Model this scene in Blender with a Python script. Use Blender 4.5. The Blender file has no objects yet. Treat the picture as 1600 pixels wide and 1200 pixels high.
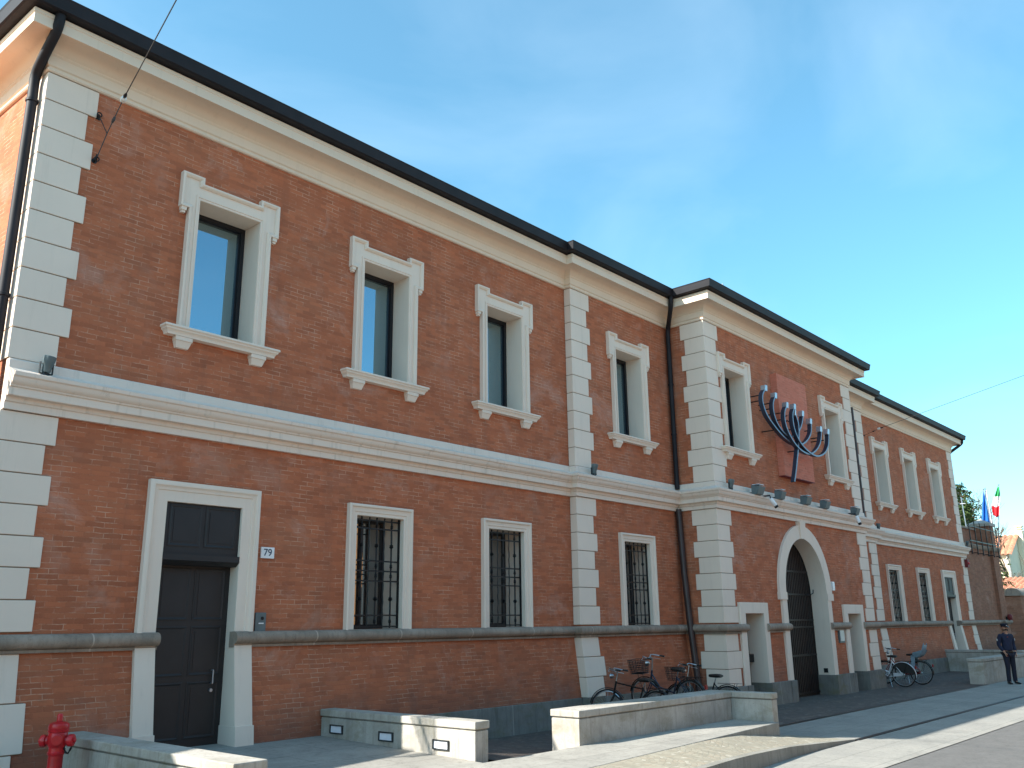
import bpy, bmesh, math, random
from mathutils import Vector, Matrix, noise
random.seed(7)
R = math.radians
S = 1.15            # metres per survey unit
G = -1.65           # survey height of the street
C = bpy.context.scene

# ------------------------------------------------------------------ camera
cam = bpy.data.cameras.new('camera'); co = bpy.data.objects.new('camera', cam)
C.collection.objects.link(co); C.camera = co
YAW, PITCH, ROLL, FPX = R(48.296), R(15.258), R(-0.738), 1383.2
fwd = Vector((math.sin(YAW)*math.cos(PITCH), math.cos(YAW)*math.cos(PITCH), math.sin(PITCH)))
rgt = Vector((math.cos(YAW), -math.sin(YAW), 0)); upv = rgt.cross(fwd)
r2 = math.cos(ROLL)*rgt + math.sin(ROLL)*upv; u2 = -math.sin(ROLL)*rgt + math.cos(ROLL)*upv
M = Matrix((r2, u2, -fwd)).transposed().to_4x4()
M.translation = Vector((0, -10*S, -G*S)); co.matrix_world = M
cam.sensor_width = 36; cam.lens = 36*FPX/1600; cam.clip_start = .05; cam.clip_end = 2000
# ------------------------------------------------------------------ light
SUN = Vector((-1.32, .535, 1.0)).normalized()
sl = bpy.data.lights.new('sun', 'SUN'); so = bpy.data.objects.new('sun', sl); C.collection.objects.link(so)
sl.energy = 5.0; sl.angle = R(.5); sl.color = (1, .95, .86)
so.rotation_euler = SUN.to_track_quat('Z', 'Y').to_euler()
wd = bpy.data.worlds.new('World'); C.world = wd; wd.use_nodes = True
nt = wd.node_tree; bgn = nt.nodes['Background']
sky = nt.nodes.new('ShaderNodeTexSky'); sky.sky_type = 'NISHITA'; sky.sun_disc = False
sky.sun_elevation = math.asin(SUN.z); sky.sun_rotation = math.atan2(SUN.x, SUN.y)
sky.altitude = 0; sky.air_density = 1.0; sky.dust_density = 1.0; sky.ozone_density = 2.0
# thin high cloud veil
tc = nt.nodes.new('ShaderNodeTexCoord'); mp = nt.nodes.new('ShaderNodeMapping'); mp.inputs['Scale'].default_value = (1.0, 1.6, 2.6)
mp.inputs['Rotation'].default_value = (0, .3, .6)
cn = nt.nodes.new('ShaderNodeTexNoise'); cn.inputs['Scale'].default_value = 1.6; cn.inputs['Detail'].default_value = 9; cn.inputs['Distortion'].default_value = 1.0
cr = nt.nodes.new('ShaderNodeMapRange'); cr.inputs[1].default_value = .44; cr.inputs[2].default_value = .95; cr.inputs[3].default_value = .05; cr.inputs[4].default_value = .20
mx = nt.nodes.new('ShaderNodeMix'); mx.data_type = 'RGBA'; mx.inputs['B'].default_value = (7.5, 8.6, 9.4, 1)
hs = nt.nodes.new('ShaderNodeHueSaturation'); hs.inputs['Hue'].default_value = .478; hs.inputs['Saturation'].default_value = 1.18
L = nt.links.new
L(tc.outputs['Generated'], mp.inputs[0]); L(mp.outputs[0], cn.inputs['Vector']); L(cn.outputs['Fac'], cr.inputs[0]); L(cr.outputs[0], mx.inputs['Factor'])
tint = nt.nodes.new('ShaderNodeMix'); tint.data_type = 'RGBA'; tint.blend_type = 'MULTIPLY'; tint.inputs['Factor'].default_value = 1; tint.inputs['B'].default_value = (.88, 1.20, 1.24, 1)
L(sky.outputs[0], hs.inputs['Color']); L(hs.outputs[0], tint.inputs['A']); L(tint.outputs['Result'], mx.inputs['A']); L(mx.outputs['Result'], bgn.inputs[0])
bgn.inputs[1].default_value = .105
C.view_settings.view_transform = 'Standard'; C.view_settings.look = 'None'; C.view_settings.gamma = 1
C.view_settings.exposure = 1.22
C.render.engine = 'CYCLES'

# ------------------------------------------------------------------ materials
def nodemat(name, rough=.8, metal=0, spec=.5):
    m = bpy.data.materials.new(name); m.use_nodes = True
    b = m.node_tree.nodes['Principled BSDF']
    b.inputs['Roughness'].default_value = rough; b.inputs['Metallic'].default_value = metal
    b.inputs['Specular IOR Level'].default_value = spec
    return m, m.node_tree, b
def N(t, k, **kw):
    n = t.nodes.new(k)
    for a, v in kw.items():
        if a in n.inputs: n.inputs[a].default_value = v
        else: setattr(n, a, v)
    return n
def noi(t, vec, scale, detail=4, rough=.5, dist=0):
    n = N(t, 'ShaderNodeTexNoise'); n.inputs['Scale'].default_value = scale; n.inputs['Detail'].default_value = detail
    n.inputs['Roughness'].default_value = rough; n.inputs['Distortion'].default_value = dist
    if vec: t.links.new(vec, n.inputs['Vector'])
    return n.outputs['Fac']
def mr(t, v, a, b, c, d):
    n = N(t, 'ShaderNodeMapRange'); t.links.new(v, n.inputs[0])
    for i, x in enumerate((a, b, c, d)): n.inputs[i+1].default_value = x
    return n.outputs[0]
def mixc(t, f, a, b, mode='MIX'):
    n = N(t, 'ShaderNodeMix', data_type='RGBA', blend_type=mode)
    for k, v in (('Factor', f), ('A', a), ('B', b)):
        if isinstance(v, (int, float)): n.inputs[k].default_value = v
        elif isinstance(v, tuple): n.inputs[k].default_value = (*v, 1) if len(v) == 3 else v
        else: t.links.new(v, n.inputs[k])
    return n.outputs['Result']
def pos(t, scale=(1, 1, 1)):
    g = N(t, 'ShaderNodeNewGeometry'); m = N(t, 'ShaderNodeMapping'); m.inputs['Scale'].default_value = scale
    t.links.new(g.outputs['Position'], m.inputs[0]); return m.outputs[0]
def bump(t, b, h, strength=.3, dist=.01):
    n = N(t, 'ShaderNodeBump'); n.inputs['Strength'].default_value = strength; n.inputs['Distance'].default_value = dist
    t.links.new(h, n.inputs['Height']); t.links.new(n.outputs[0], b.inputs['Normal'])
def plain(name, col, rough=.6, metal=0, var=.15, nscale=8, bstr=.1, spec=.5):
    m, t, b = nodemat(name, rough, metal, spec)
    p = pos(t); n = noi(t, p, nscale, 5)
    f = mr(t, n, .3, .7, 1-var, 1+var)
    mm = N(t, 'ShaderNodeVectorMath', operation='SCALE'); mm.inputs[0].default_value = col; t.links.new(f, mm.inputs['Scale'])
    t.links.new(mm.outputs[0], b.inputs['Base Color'])
    if bstr: bump(t, b, noi(t, p, nscale*6, 3), bstr, .004)
    return m
def wallvec(t, distort=.010):
    g = N(t, 'ShaderNodeNewGeometry'); s = N(t, 'ShaderNodeSeparateXYZ'); t.links.new(g.outputs['Position'], s.inputs[0])
    a = N(t, 'ShaderNodeMath', operation='ADD'); t.links.new(s.outputs[0], a.inputs[0]); t.links.new(s.outputs[1], a.inputs[1])
    c = N(t, 'ShaderNodeCombineXYZ'); t.links.new(a.outputs[0], c.inputs[0]); t.links.new(s.outputs[2], c.inputs[1])
    n = N(t, 'ShaderNodeTexNoise'); n.inputs['Scale'].default_value = 5; n.inputs['Detail'].default_value = 5
    t.links.new(g.outputs['Position'], n.inputs['Vector'])
    sub = N(t, 'ShaderNodeVectorMath', operation='SUBTRACT'); t.links.new(n.outputs['Color'], sub.inputs[0]); sub.inputs[1].default_value = (.5, .5, .5)
    sc = N(t, 'ShaderNodeVectorMath', operation='SCALE'); t.links.new(sub.outputs[0], sc.inputs[0]); sc.inputs['Scale'].default_value = distort*3
    ad = N(t, 'ShaderNodeVectorMath', operation='ADD'); t.links.new(c.outputs[0], ad.inputs[0]); t.links.new(sc.outputs[0], ad.inputs[1])
    return ad.outputs[0], s
def brickmat(name, c1, c2, cm, old=.5, w=.262, h=.066, light=.35, mort=.006):
    m, t, b = nodemat(name, .92, 0, .25)
    v, sep = wallvec(t)
    bk = N(t, 'ShaderNodeTexBrick'); t.links.new(v, bk.inputs['Vector'])
    for k, x in (('Scale', 1), ('Mortar Size', mort), ('Mortar Smooth', .35), ('Bias', -.1), ('Brick Width', w), ('Row Height', h)): bk.inputs[k].default_value = x
    mm_ = noi(t, pos(t), 3.3, 5, .7); t.links.new(mixc(t, mr(t, mm_, .46, .60, 0, 1), tuple((a_+b_)/2*1.02 for a_, b_ in zip(c1, c2)), cm), bk.inputs['Mortar'])
    bk.inputs['Color1'].default_value = (*c1, 1); bk.inputs['Color2'].default_value = (*c2, 1)
    p = pos(t); col = bk.outputs['Color']
    # odd dark / burnt bricks : white noise on brick cell
    fine = noi(t, pos(t, (3.9, 3.9, 12)), 1.0, 5, .75)
    col = mixc(t, mr(t, fine, .56, .68, 0, .38), col, (.22, .095, .06))
    # joints filled / lime washed patches
    pat = noi(t, p, 1.3, 6, .65, .4)
    col = mixc(t, mr(t, pat, .55, .70, 0, light*1.35), col, (.50, .27, .20))
    big = noi(t, pos(t, (.8, .8, 1.1)), .75, 8, .72, .5)
    col = mixc(t, mr(t, big, .57, .68, 0, .42*(light > .1)), col, (.60, .38, .30))
    run = noi(t, pos(t, (2.2, 2.2, .22)), 1.0, 6, .7, .2)
    col = mixc(t, mr(t, run, .55, .72, 0, .38*(light > .1)), col, (.20, .10, .07))
    pat2 = noi(t, pos(t, (.5, .5, .9)), .9, 7, .6, .8)
    col = mixc(t, mr(t, pat2, .30, .70, .32, 0), col, (.55, .46, .42), 'MULTIPLY')
    pat3 = noi(t, pos(t, (1, 1, 3.2)), .55, 6, .7, .3)
    col = mixc(t, mr(t, pat3, .50, .66, 0, .55*old), col, (.30, .155, .095))
    # grime and splash zone close to the pavement (a ragged dirt line)
    z = N(t, 'ShaderNodeMath', operation='ADD'); t.links.new(sep.outputs[2], z.inputs[0]); t.links.new(mr(t, noi(t, p, 2.2, 5), 0, 1, -.5, .5), z.inputs[1])
    col = mixc(t, mr(t, z.outputs[0], .35, 1.1, .50, 0), col, (.12, .07, .06))
    t.links.new(col, b.inputs['Base Color'])
    hh = N(t, 'ShaderNodeMath', operation='MULTIPLY_ADD'); t.links.new(bk.outputs['Fac'], hh.inputs[0]); hh.inputs[1].default_value = -.8
    t.links.new(noi(t, p, 40, 4), hh.inputs[2]); bump(t, b, hh.outputs[0], .5, .008)
    return m
M_brick = brickmat('old_red_brick', (.51, .165, .080), (.365, .120, .062), (.60, .335, .225), w=.245)
M_brick_new = brickmat('pink_red_brick', (.66, .225, .150), (.58, .195, .13), (.68, .32, .23), .0, .26, .070, .05, .004)
M_brick_dark = brickmat('weathered_brick', (.34, .155, .095), (.24, .11, .07), (.36, .25, .18), 1.0)

def stucco(name, col, streak=.12):
    m, t, b = nodemat(name, .85, 0, .3)
    p = pos(t)
    c = mixc(t, mr(t, noi(t, p, 1.4, 6, .6), .3, .7, 0, .55), col, tuple(x*.90 for x in col))
    st = noi(t, pos(t, (9, 9, .7)), 1.0, 5, .7)
    c = mixc(t, mr(t, st, .55, .75, 0, streak*2), c, tuple(x*f for x, f in zip(col, (.60, .60, .58))))
    sp = noi(t, p, 14, 6, .75)
    c = mixc(t, mr(t, sp, .66, .74, 0, .25), c, (.35, .32, .28))
    t.links.new(c, b.inputs['Base Color']); bump(t, b, noi(t, p, 60, 4), .12, .004)
    return m
M_cream = stucco('cream_stucco', (.79, .66, .55))
M_jbed = stucco('joint_mortar', (.25, .18, .12))
M_cornice = stucco('cream_cornice', (.78, .64, .505))
M_string = stucco('cream_string', (.78, .655, .555), .35)
def stone(name, col, dark, sc=1.0, joint=None, moss=None, rough=.85, flags=None):
    m, t, b = nodemat(name, rough, 0, .3)
    p = pos(t)
    c = mixc(t, mr(t, noi(t, p, 2.5*sc, 7, .65, .3), .35, .65, 0, 1), col, dark)
    c = mixc(t, mr(t, noi(t, pos(t, (14, 14, 1.2)), 1, 6, .7), .5, .72, 0, .6), c, tuple(x*.55 for x in dark))
    sp = noi(t, p, 45, 3, .7); c = mixc(t, mr(t, sp, .60, .72, 0, .55), c, tuple(x*.45 for x in dark))
    if moss: c = mixc(t, mr(t, noi(t, pos(t, (1.3, 1.3, 2.0)), 1.5, 6, .7, .5), .50, .66, 0, .75), c, moss)
    if joint:
        g = N(t, 'ShaderNodeNewGeometry'); s = N(t, 'ShaderNodeSeparateXYZ'); t.links.new(g.outputs['Position'], s.inputs[0])
        w = N(t, 'ShaderNodeMath', operation='PINGPONG'); t.links.new(s.outputs[0], w.inputs[0]); w.inputs[1].default_value = joint
        c = mixc(t, mr(t, w.outputs[0], .004, .014, .8, 0), c, tuple(min(1, x*1.5) for x in col))
    if flags:
        bk = N(t, 'ShaderNodeTexBrick'); t.links.new(p, bk.inputs['Vector'])
        for k, x in (('Scale', 1), ('Mortar Size', .006), ('Mortar Smooth', .3), ('Brick Width', flags[0]), ('Row Height', flags[1])): bk.inputs[k].default_value = x
        bk.inputs['Color1'].default_value = (1, 1, 1, 1); bk.inputs['Color2'].default_value = (.86, .87, .88, 1); bk.inputs['Mortar'].default_value = (.42, .42, .42, 1)
        c = mixc(t, .8, c, bk.outputs['Color'], 'MULTIPLY')
        st = noi(t, p, .9, 6, .7, .6); c = mixc(t, mr(t, st, .52, .68, 0, .45), c, tuple(x*.62 for x in dark))
    t.links.new(c, b.inputs['Base Color']); bump(t, b, noi(t, p, 50, 5), .35, .006)
    return m
M_torus = stone('grey_trachyte', (.36, .285, .225), (.235, .185, .145), 1, .83)
M_plinth = stone('grey_plinth_stone', (.225, .215, .195), (.15, .145, .13), .8, 1.05, (.15, .14, .085))
M_conc = stone('pale_concrete', (.46, .43, .385), (.33, .305, .265), .8, None, (.27, .245, .185))
M_conc_clean = stone('washed_concrete', (.42, .41, .37), (.34, .33, .30), .5)
M_slab = stone('pavement_slab', (.37, .35, .31), (.29, .275, .245), .6, flags=(1.4, .7))
M_pave = stone('light_paving', (.34, .325, .29), (.28, .27, .245), .5, flags=(1.1, .65))
M_kerb = stone('kerb_stone', (.30, .285, .25), (.22, .21, .18), .6)
M_asph = stone('asphalt', (.145, .14, .135), (.118, .115, .11), 1.5, rough=.9)
M_metal = plain('dark_brown_metal', (.016, .015, .019), .6, .0, .25, 3, .05, .25)
M_metal_l = plain('lit_gutter_return', (.20, .19, .19), .45, .3, .15, 3, .03)  # paler copy of the gutter metal, sunlit tone put into its colour; unused
M_pipe = plain('brown_pipe_paint', (.045, .030, .030), .42, .2, .25, 3, .05)
M_iron = plain('black_wrought_iron', (.012, .012, .014), .45, .4, .2, 12, .1)
M_door = plain('near_black_door_paint', (.014, .012, .013), .55, 0, .25, 3, .05)
M_gate = plain('dark_gate_iron', (.020, .014, .013), .5, .2, .3, 5, .1)
M_gate_post = plain('rusty_brown_steel', (.075, .048, .035), .55, .3, .3, 5, .1)
M_winframe = plain('black_window_frame', (.012, .013, .018), .4, .2, .1, 3, 0)
M_box = plain('grey_lamp_housing', (.115, .15, .16), .5, .3, .12, 10, .05)
M_boxd = plain('dark_lamp_housing', (.03, .036, .04), .5, .3, .12, 10, .05)
M_white = plain('white_enamel', (.78, .78, .78), .35, 0, .04, 5, 0)
M_ink = plain('dark_blue_ink', (.03, .05, .09), .5, 0, .05, 5, 0)
M_red = plain('red_hydrant_paint', (.50, .012, .018), .32, 0, .25, 9, .12)
M_redd = plain('dark_red_paint', (.16, .010, .012), .6, 0, .15, 9, .05)
M_steel = plain('brushed_steel', (.42, .45, .50), .4, .8, .08, 4, .02)
M_mensteel = plain('blue_grey_steel', (.035, .045, .075), .45, .3, .15, 3, .03)
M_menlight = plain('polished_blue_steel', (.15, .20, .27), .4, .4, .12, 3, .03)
M_chrome = plain('chrome', (.42, .43, .45), .3, .9, .04, 4, 0)
M_rubber = plain('black_rubber', (.014, .014, .014), .8, 0, .1, 8, .05)
M_blackp = plain('black_cycle_paint', (.012, .012, .014), .25, .1, .1, 5, 0)
M_whitep = plain('white_cycle_paint', (.66, .68, .72), .3, .1, .1, 5, 0)
M_redp = plain('red_cycle_paint', (.28, .02, .02), .3, .1, .1, 5, 0)
M_bluep = plain('blue_cycle_paint', (.018, .026, .05), .35, .2, .1, 5, 0)
M_leather = plain('black_saddle', (.017, .015, .014), .55, 0, .1, 8, .05)
M_seatgrey = plain('blue_grey_plastic', (.17, .24, .29), .45, 0, .08, 5, 0)
M_lamp = plain('frosted_lamp_glass', (.72, .74, .80), .25, 0, .03, 5, 0)
M_skin = plain('skin', (.42, .22, .15), .55, 0, .06, 20, .05)
M_navy = plain('navy_cloth', (.008, .013, .038), .85, 0, .25, 12, .3)
M_navy2 = plain('dark_navy_trousers', (.006, .009, .022), .85, 0, .25, 12, .3)
M_hair = plain('black_hair', (.012, .010, .009), .6, 0, .2, 30, .2)
M_shoe = plain('black_shoe_leather', (.010, .010, .010), .35, 0, .1, 8, 0)
M_badge = plain('pale_badge_cloth', (.5, .5, .5), .7, 0, .1, 8, 0)
M_orange = plain('ochre_plaster', (.62, .30, .12), .9, 0, .12, 1.2, .1)
M_housecream = plain('pale_yellow_plaster', (.78, .69, .50), .9, 0, .08, 1.2, .1)
M_pinkwall = plain('pink_plaster', (.60, .42, .33), .9, 0, .15, 1.2, .1)
M_bark = plain('bark', (.12, .085, .06), .9, 0, .25, 8, .4)
M_shutter = plain('dark_shutter', (.05, .045, .04), .6, 0, .1, 8, .05)
M_poster = plain('pale_blue_banner', (.42, .55, .76), .5, 0, .08, 3, 0)
M_copper = plain('aged_wire', (.05, .045, .045), .5, .4, .1, 8, 0)
M_porc = plain('white_porcelain', (.75, .74, .70), .2, 0, .03, 4, 0)
# glass : dark pane with a strong mirror share
def glassmat(name, tint, base, share=.5, rough=.01):
    m, t, b = nodemat(name, .4)
    gl = N(t, 'ShaderNodeBsdfGlossy'); gl.inputs['Roughness'].default_value = rough; gl.inputs['Color'].default_value = (*tint, 1)
    b.inputs['Base Color'].default_value = (*base, 1)
    lw = N(t, 'ShaderNodeLayerWeight'); lw.inputs['Blend'].default_value = .3
    ms = N(t, 'ShaderNodeMixShader'); t.links.new(mr(t, lw.outputs['Fresnel'], 0, 1, share, 1), ms.inputs[0])
    t.links.new(b.outputs[0], ms.inputs[1]); t.links.new(gl.outputs[0], ms.inputs[2])
    t.links.new(ms.outputs[0], t.nodes['Material Output'].inputs['Surface'])
    return m
M_glass = glassmat('reflective_window_glass', (.50, .76, .95), (.07, .095, .08), .36)
M_glass_low = glassmat('old_window_glass', (.95, .97, 1.0), (.012, .012, .012), .34, .01)
M_tiles_plain = None
def tilemat():
    m, t, b = nodemat('terracotta_tiles', .85, 0, .3)
    p = pos(t); c = mixc(t, mr(t, noi(t, p, 3, 5), .35, .65, 0, 1), (.55, .22, .12), (.36, .15, .09))
    c = mixc(t, mr(t, noi(t, p, 9, 4), .5, .7, 0, .6), c, (.62, .40, .28))
    t.links.new(c, b.inputs['Base Color']); bump(t, b, noi(t, p, 20, 3), .2, .01); return m
M_tile = tilemat()
def cobblemat(name, a, bcol, mort, scale=10.5):
    m, t, b = nodemat(name, .85, 0, .3)
    g = N(t, 'ShaderNodeNewGeometry')
    # fan-shaped rows: bend the rows with a sine along one axis
    s = N(t, 'ShaderNodeSeparateXYZ'); t.links.new(g.outputs['Position'], s.inputs[0])
    sn = N(t, 'ShaderNodeMath', operation='MULTIPLY'); t.links.new(s.outputs[0], sn.inputs[0]); sn.inputs[1].default_value = 3.1
    ab = N(t, 'ShaderNodeMath', operation='SINE'); t.links.new(sn.outputs[0], ab.inputs[0])
    ab2 = N(t, 'ShaderNodeMath', operation='ABSOLUTE'); t.links.new(ab.outputs[0], ab2.inputs[0])
    ad = N(t, 'ShaderNodeMath', operation='MULTIPLY_ADD'); t.links.new(ab2.outputs[0], ad.inputs[0]); ad.inputs[1].default_value = .22; t.links.new(s.outputs[1], ad.inputs[2])
    cb = N(t, 'ShaderNodeCombineXYZ'); t.links.new(s.outputs[0], cb.inputs[0]); t.links.new(ad.outputs[0], cb.inputs[1])
    vo = N(t, 'ShaderNodeTexVoronoi', feature='F1'); vo.inputs['Scale'].default_value = scale; vo.inputs['Randomness'].default_value = .55; t.links.new(cb.outputs[0], vo.inputs['Vector'])
    ve = N(t, 'ShaderNodeTexVoronoi', feature='DISTANCE_TO_EDGE'); ve.inputs['Scale'].default_value = scale; ve.inputs['Randomness'].default_value = .55; t.links.new(cb.outputs[0], ve.inputs['Vector'])
    hsv = N(t, 'ShaderNodeSeparateXYZ'); t.links.new(vo.outputs['Color'], hsv.inputs[0])
    c = mixc(t, hsv.outputs[0], a, bcol)
    c = mixc(t, mr(t, hsv.outputs[1], .7, 1, 0, .35), c, (.36, .26, .18))
    c = mixc(t, mr(t, noi(t, g.outputs['Position'], 1.2, 5), .4, .65, 0, .5), c, tuple(x*.75 for x in a))
    c = mixc(t, mr(t, hsv.outputs[2], .86, .93, 0, .5), c, (.55, .52, .44) if a[0] > .2 else (.22, .19, .17))
    e = mr(t, ve.outputs['Distance'], .02, .09, .75, 0)
    c = mixc(t, e, c, mort); t.links.new(c, b.inputs['Base Color'])
    bump(t, b, mr(t, ve.outputs['Distance'], 0, .18, 0, 1), .28, .006); return m
M_cob = cobblemat('beige_cobbles', (.34, .31, .245), (.27, .245, .19), (.21, .19, .15), 11.5)
M_cobd = cobblemat('brown_porphyry_cobbles', (.125, .10, .088), (.095, .08, .072), (.07, .06, .055), 9)
def leafmat(name, a, bcol):
    m, t, b = nodemat(name, .75, 0, .2)
    c = mixc(t, mr(t, noi(t, pos(t), 2.5, 4), .35, .65, 0, 1), a, bcol); t.links.new(c, b.inputs['Base Color']); return m
M_leaf = leafmat('conifer_needles', (.035, .075, .022), (.085, .12, .04))
def flagmat(name, cols, axis=0):
    m, t, b = nodemat(name, .75, 0, .2)
    tcn = N(t, 'ShaderNodeTexCoord'); s = N(t, 'ShaderNodeSeparateXYZ'); t.links.new(tcn.outputs['UV'], s.inputs[0])
    rp = N(t, 'ShaderNodeValToRGB'); rp.color_ramp.interpolation = 'CONSTANT'
    while len(rp.color_ramp.elements) < len(cols): rp.color_ramp.elements.new(.5)
    for i, c in enumerate(cols): rp.color_ramp.elements[i].position = i/len(cols); rp.color_ramp.elements[i].color = (*c, 1)
    t.links.new(s.outputs[axis], rp.inputs[0]); t.links.new(rp.outputs[0], b.inputs['Base Color'])
    return m
M_flag_it = flagmat('tricolour_cloth', [(.03, .30, .10), (.8, .8, .78), (.62, .03, .04)])
M_flag_blue = flagmat('blue_cloth', [(.02, .13, .42), (.02, .13, .42)])
M_flag_white = flagmat('white_cloth', [(.8, .8, .8), (.8, .8, .8)])

# ------------------------------------------------------------------ mesh helpers
def W(x, y, z): return Vector((x*S, y*S, (z-G)*S))
class MB:
    """collects geometry in world metres, links it as ONE mesh object"""
    def __init__(s, units=True): s.v = []; s.f = []; s.units = units; s.uv = None; s.mi = []; s.cur = 0
    def P(s, x, y, z): return W(x, y, z) if s.units else Vector((x, y, z))
    def raw(s, vs, fs):
        b = len(s.v); s.v += vs; s.f += [tuple(i+b for i in f) for f in fs]; s.mi += [s.cur]*len(fs)
    def quad(s, *pts): s.raw([s.P(*p) for p in pts], [tuple(range(len(pts)))])
    def hexa(s, p):  # 8 points: bottom 4 ccw, top 4 ccw
        s.raw([s.P(*q) for q in p], [(3, 2, 1, 0), (4, 5, 6, 7), (0, 1, 5, 4), (1, 2, 6, 5), (2, 3, 7, 6), (3, 0, 4, 7)])
    def box(s, x0, x1, y0, y1, z0, z1):
        s.hexa([(x0, y0, z0), (x1, y0, z0), (x1, y1, z0), (x0, y1, z0), (x0, y0, z1), (x1, y0, z1), (x1, y1, z1), (x0, y1, z1)])
    def prism(s, poly, fn, a, b):
        """2-D polygon extruded between fn(p,a) and fn(p,b)"""
        n = len(poly); vs = [s.P(*fn(p, a)) for p in poly]+[s.P(*fn(p, b)) for p in poly]
        s.raw(vs, [tuple(range(n))[::-1], tuple(range(n, 2*n))]+[(i, (i+1) % n, n+(i+1) % n, n+i) for i in range(n)])
    def sweep(s, path, prof, fn, closed=False, caps=True):
        """path: 2-D points; prof: (offset to the right of travel, height); fn(p2, h) -> xyz. mitred."""
        n = len(path); offs = []
        for i in range(n):
            p = Vector(path[i]); d1 = d2 = None
            if closed or i > 0: d1 = (p-Vector(path[i-1])).normalized()
            if closed or i < n-1: d2 = (Vector(path[(i+1) % n])-p).normalized()
            d1 = d1 or d2; d2 = d2 or d1
            n1 = Vector((d1.y, -d1.x)); n2 = Vector((d2.y, -d2.x)); m = (n1+n2); m /= max(.05, m.dot(n1)); offs.append(m)
        k = len(prof); vs = []
        for i in range(n):
            for (o, h) in prof:
                q = Vector(path[i])+offs[i]*o; vs.append(s.P(*fn(q, h)))
        fs = []
        for i in range(n if closed else n-1):
            for j in range(k-1):
                a = i*k+j; b = ((i+1) % n)*k+j; fs.append((a, b, b+1, a+1))
        if caps and not closed:
            fs.append(tuple(range(k))[::-1]); fs.append(tuple((n-1)*k+j for j in range(k)))
        s.raw(vs, fs)
    def tube(s, path, r, n=8, caps=True, r2=None):
        pts = [s.P(*p) for p in path]; rr = r if not s.units else r*S
        rings = []; up = Vector((0, 0, 1)); prev = None
        for i, p in enumerate(pts):
            d = ((pts[min(i+1, len(pts)-1)]-pts[max(i-1, 0)])).normalized()
            if prev is None:
                a = d.cross(up) if abs(d.z) < .95 else d.cross(Vector((0, 1, 0)))
            else: a = prev-d*prev.dot(d)
            a.normalize(); prev = a; b = d.cross(a)
            rad = rr[i] if isinstance(rr, (list, tuple)) else rr
            if r2 is not None: rad = rr+(r2*(S if s.units else 1)-rr)*i/(len(pts)-1)
            rings.append([p+(a*math.cos(2*math.pi*k/n)+b*math.sin(2*math.pi*k/n))*rad for k in range(n)])
        vs = [v for g in rings for v in g]; fs = []
        for i in range(len(pts)-1):
            for k in range(n): fs.append((i*n+k, i*n+(k+1) % n, (i+1)*n+(k+1) % n, (i+1)*n+k))
        if caps: fs += [tuple(range(n))[::-1], tuple((len(pts)-1)*n+k for k in range(n))]
        s.raw(vs, fs)
    def lathe(s, c, prof, axis=(0, 0, 1), n=16):
        """prof: (r, h) along axis from point c (metres in profile when units False)"""
        k = S if s.units else 1; c = s.P(*c); ax = Vector(axis).normalized()
        a = ax.orthogonal().normalized(); b = ax.cross(a); vs = []
        for r, h in prof:
            for i in range(n): t = 2*math.pi*i/n; vs.append(c+ax*h*k+(a*math.cos(t)+b*math.sin(t))*r*k)
        fs = [(j*n+i, j*n+(i+1) % n, (j+1)*n+(i+1) % n, (j+1)*n+i) for j in range(len(prof)-1) for i in range(n)]
        fs += [tuple(range(n))[::-1], tuple((len(prof)-1)*n+i for i in range(n))]
        s.raw(vs, fs)
    def build(s, name, mat, parent=None, smooth=False, bev=0, mats=None, angle=None):
        org = Vector((0, 0, 0))
        q = parent
        while q: org += q.location; q = q.parent
        me = bpy.data.meshes.new(name); me.from_pydata([v-org for v in s.v], [], s.f)
        for mm in (mats or [mat]): me.materials.append(mm)
        if mats: me.polygons.foreach_set('material_index', s.mi)
        bm = bmesh.new(); bm.from_mesh(me); bmesh.ops.remove_doubles(bm, verts=bm.verts, dist=1e-5)
        bmesh.ops.recalc_face_normals(bm, faces=bm.faces); bm.to_mesh(me); bm.free()
        if smooth or angle:
            me.polygons.foreach_set('use_smooth', [True]*len(me.polygons))
            me.set_sharp_from_angle(angle=R(angle or 40))
        o = bpy.data.objects.new(name, me); C.collection.objects.link(o); o.parent = parent
        if bev:
            b = o.modifiers.new('soft_edge', 'BEVEL'); b.width = bev; b.segments = 2; b.limit_method = 'ANGLE'; b.angle_limit = R(40)
        return o
def tag(o, label, cat, group=None, kind=None):
    if kind: o['kind'] = kind
    if label: o['label'] = label
    if cat: o['category'] = cat
    if group: o['group'] = group
    return o
def thing(name, loc, label, cat, group=None):
    o = bpy.data.objects.new(name, None); C.collection.objects.link(o); o.location = loc; o.empty_display_size = .3
    return tag(o, label, cat, group)
def struct(o): o['kind'] = 'structure'; return o

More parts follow.
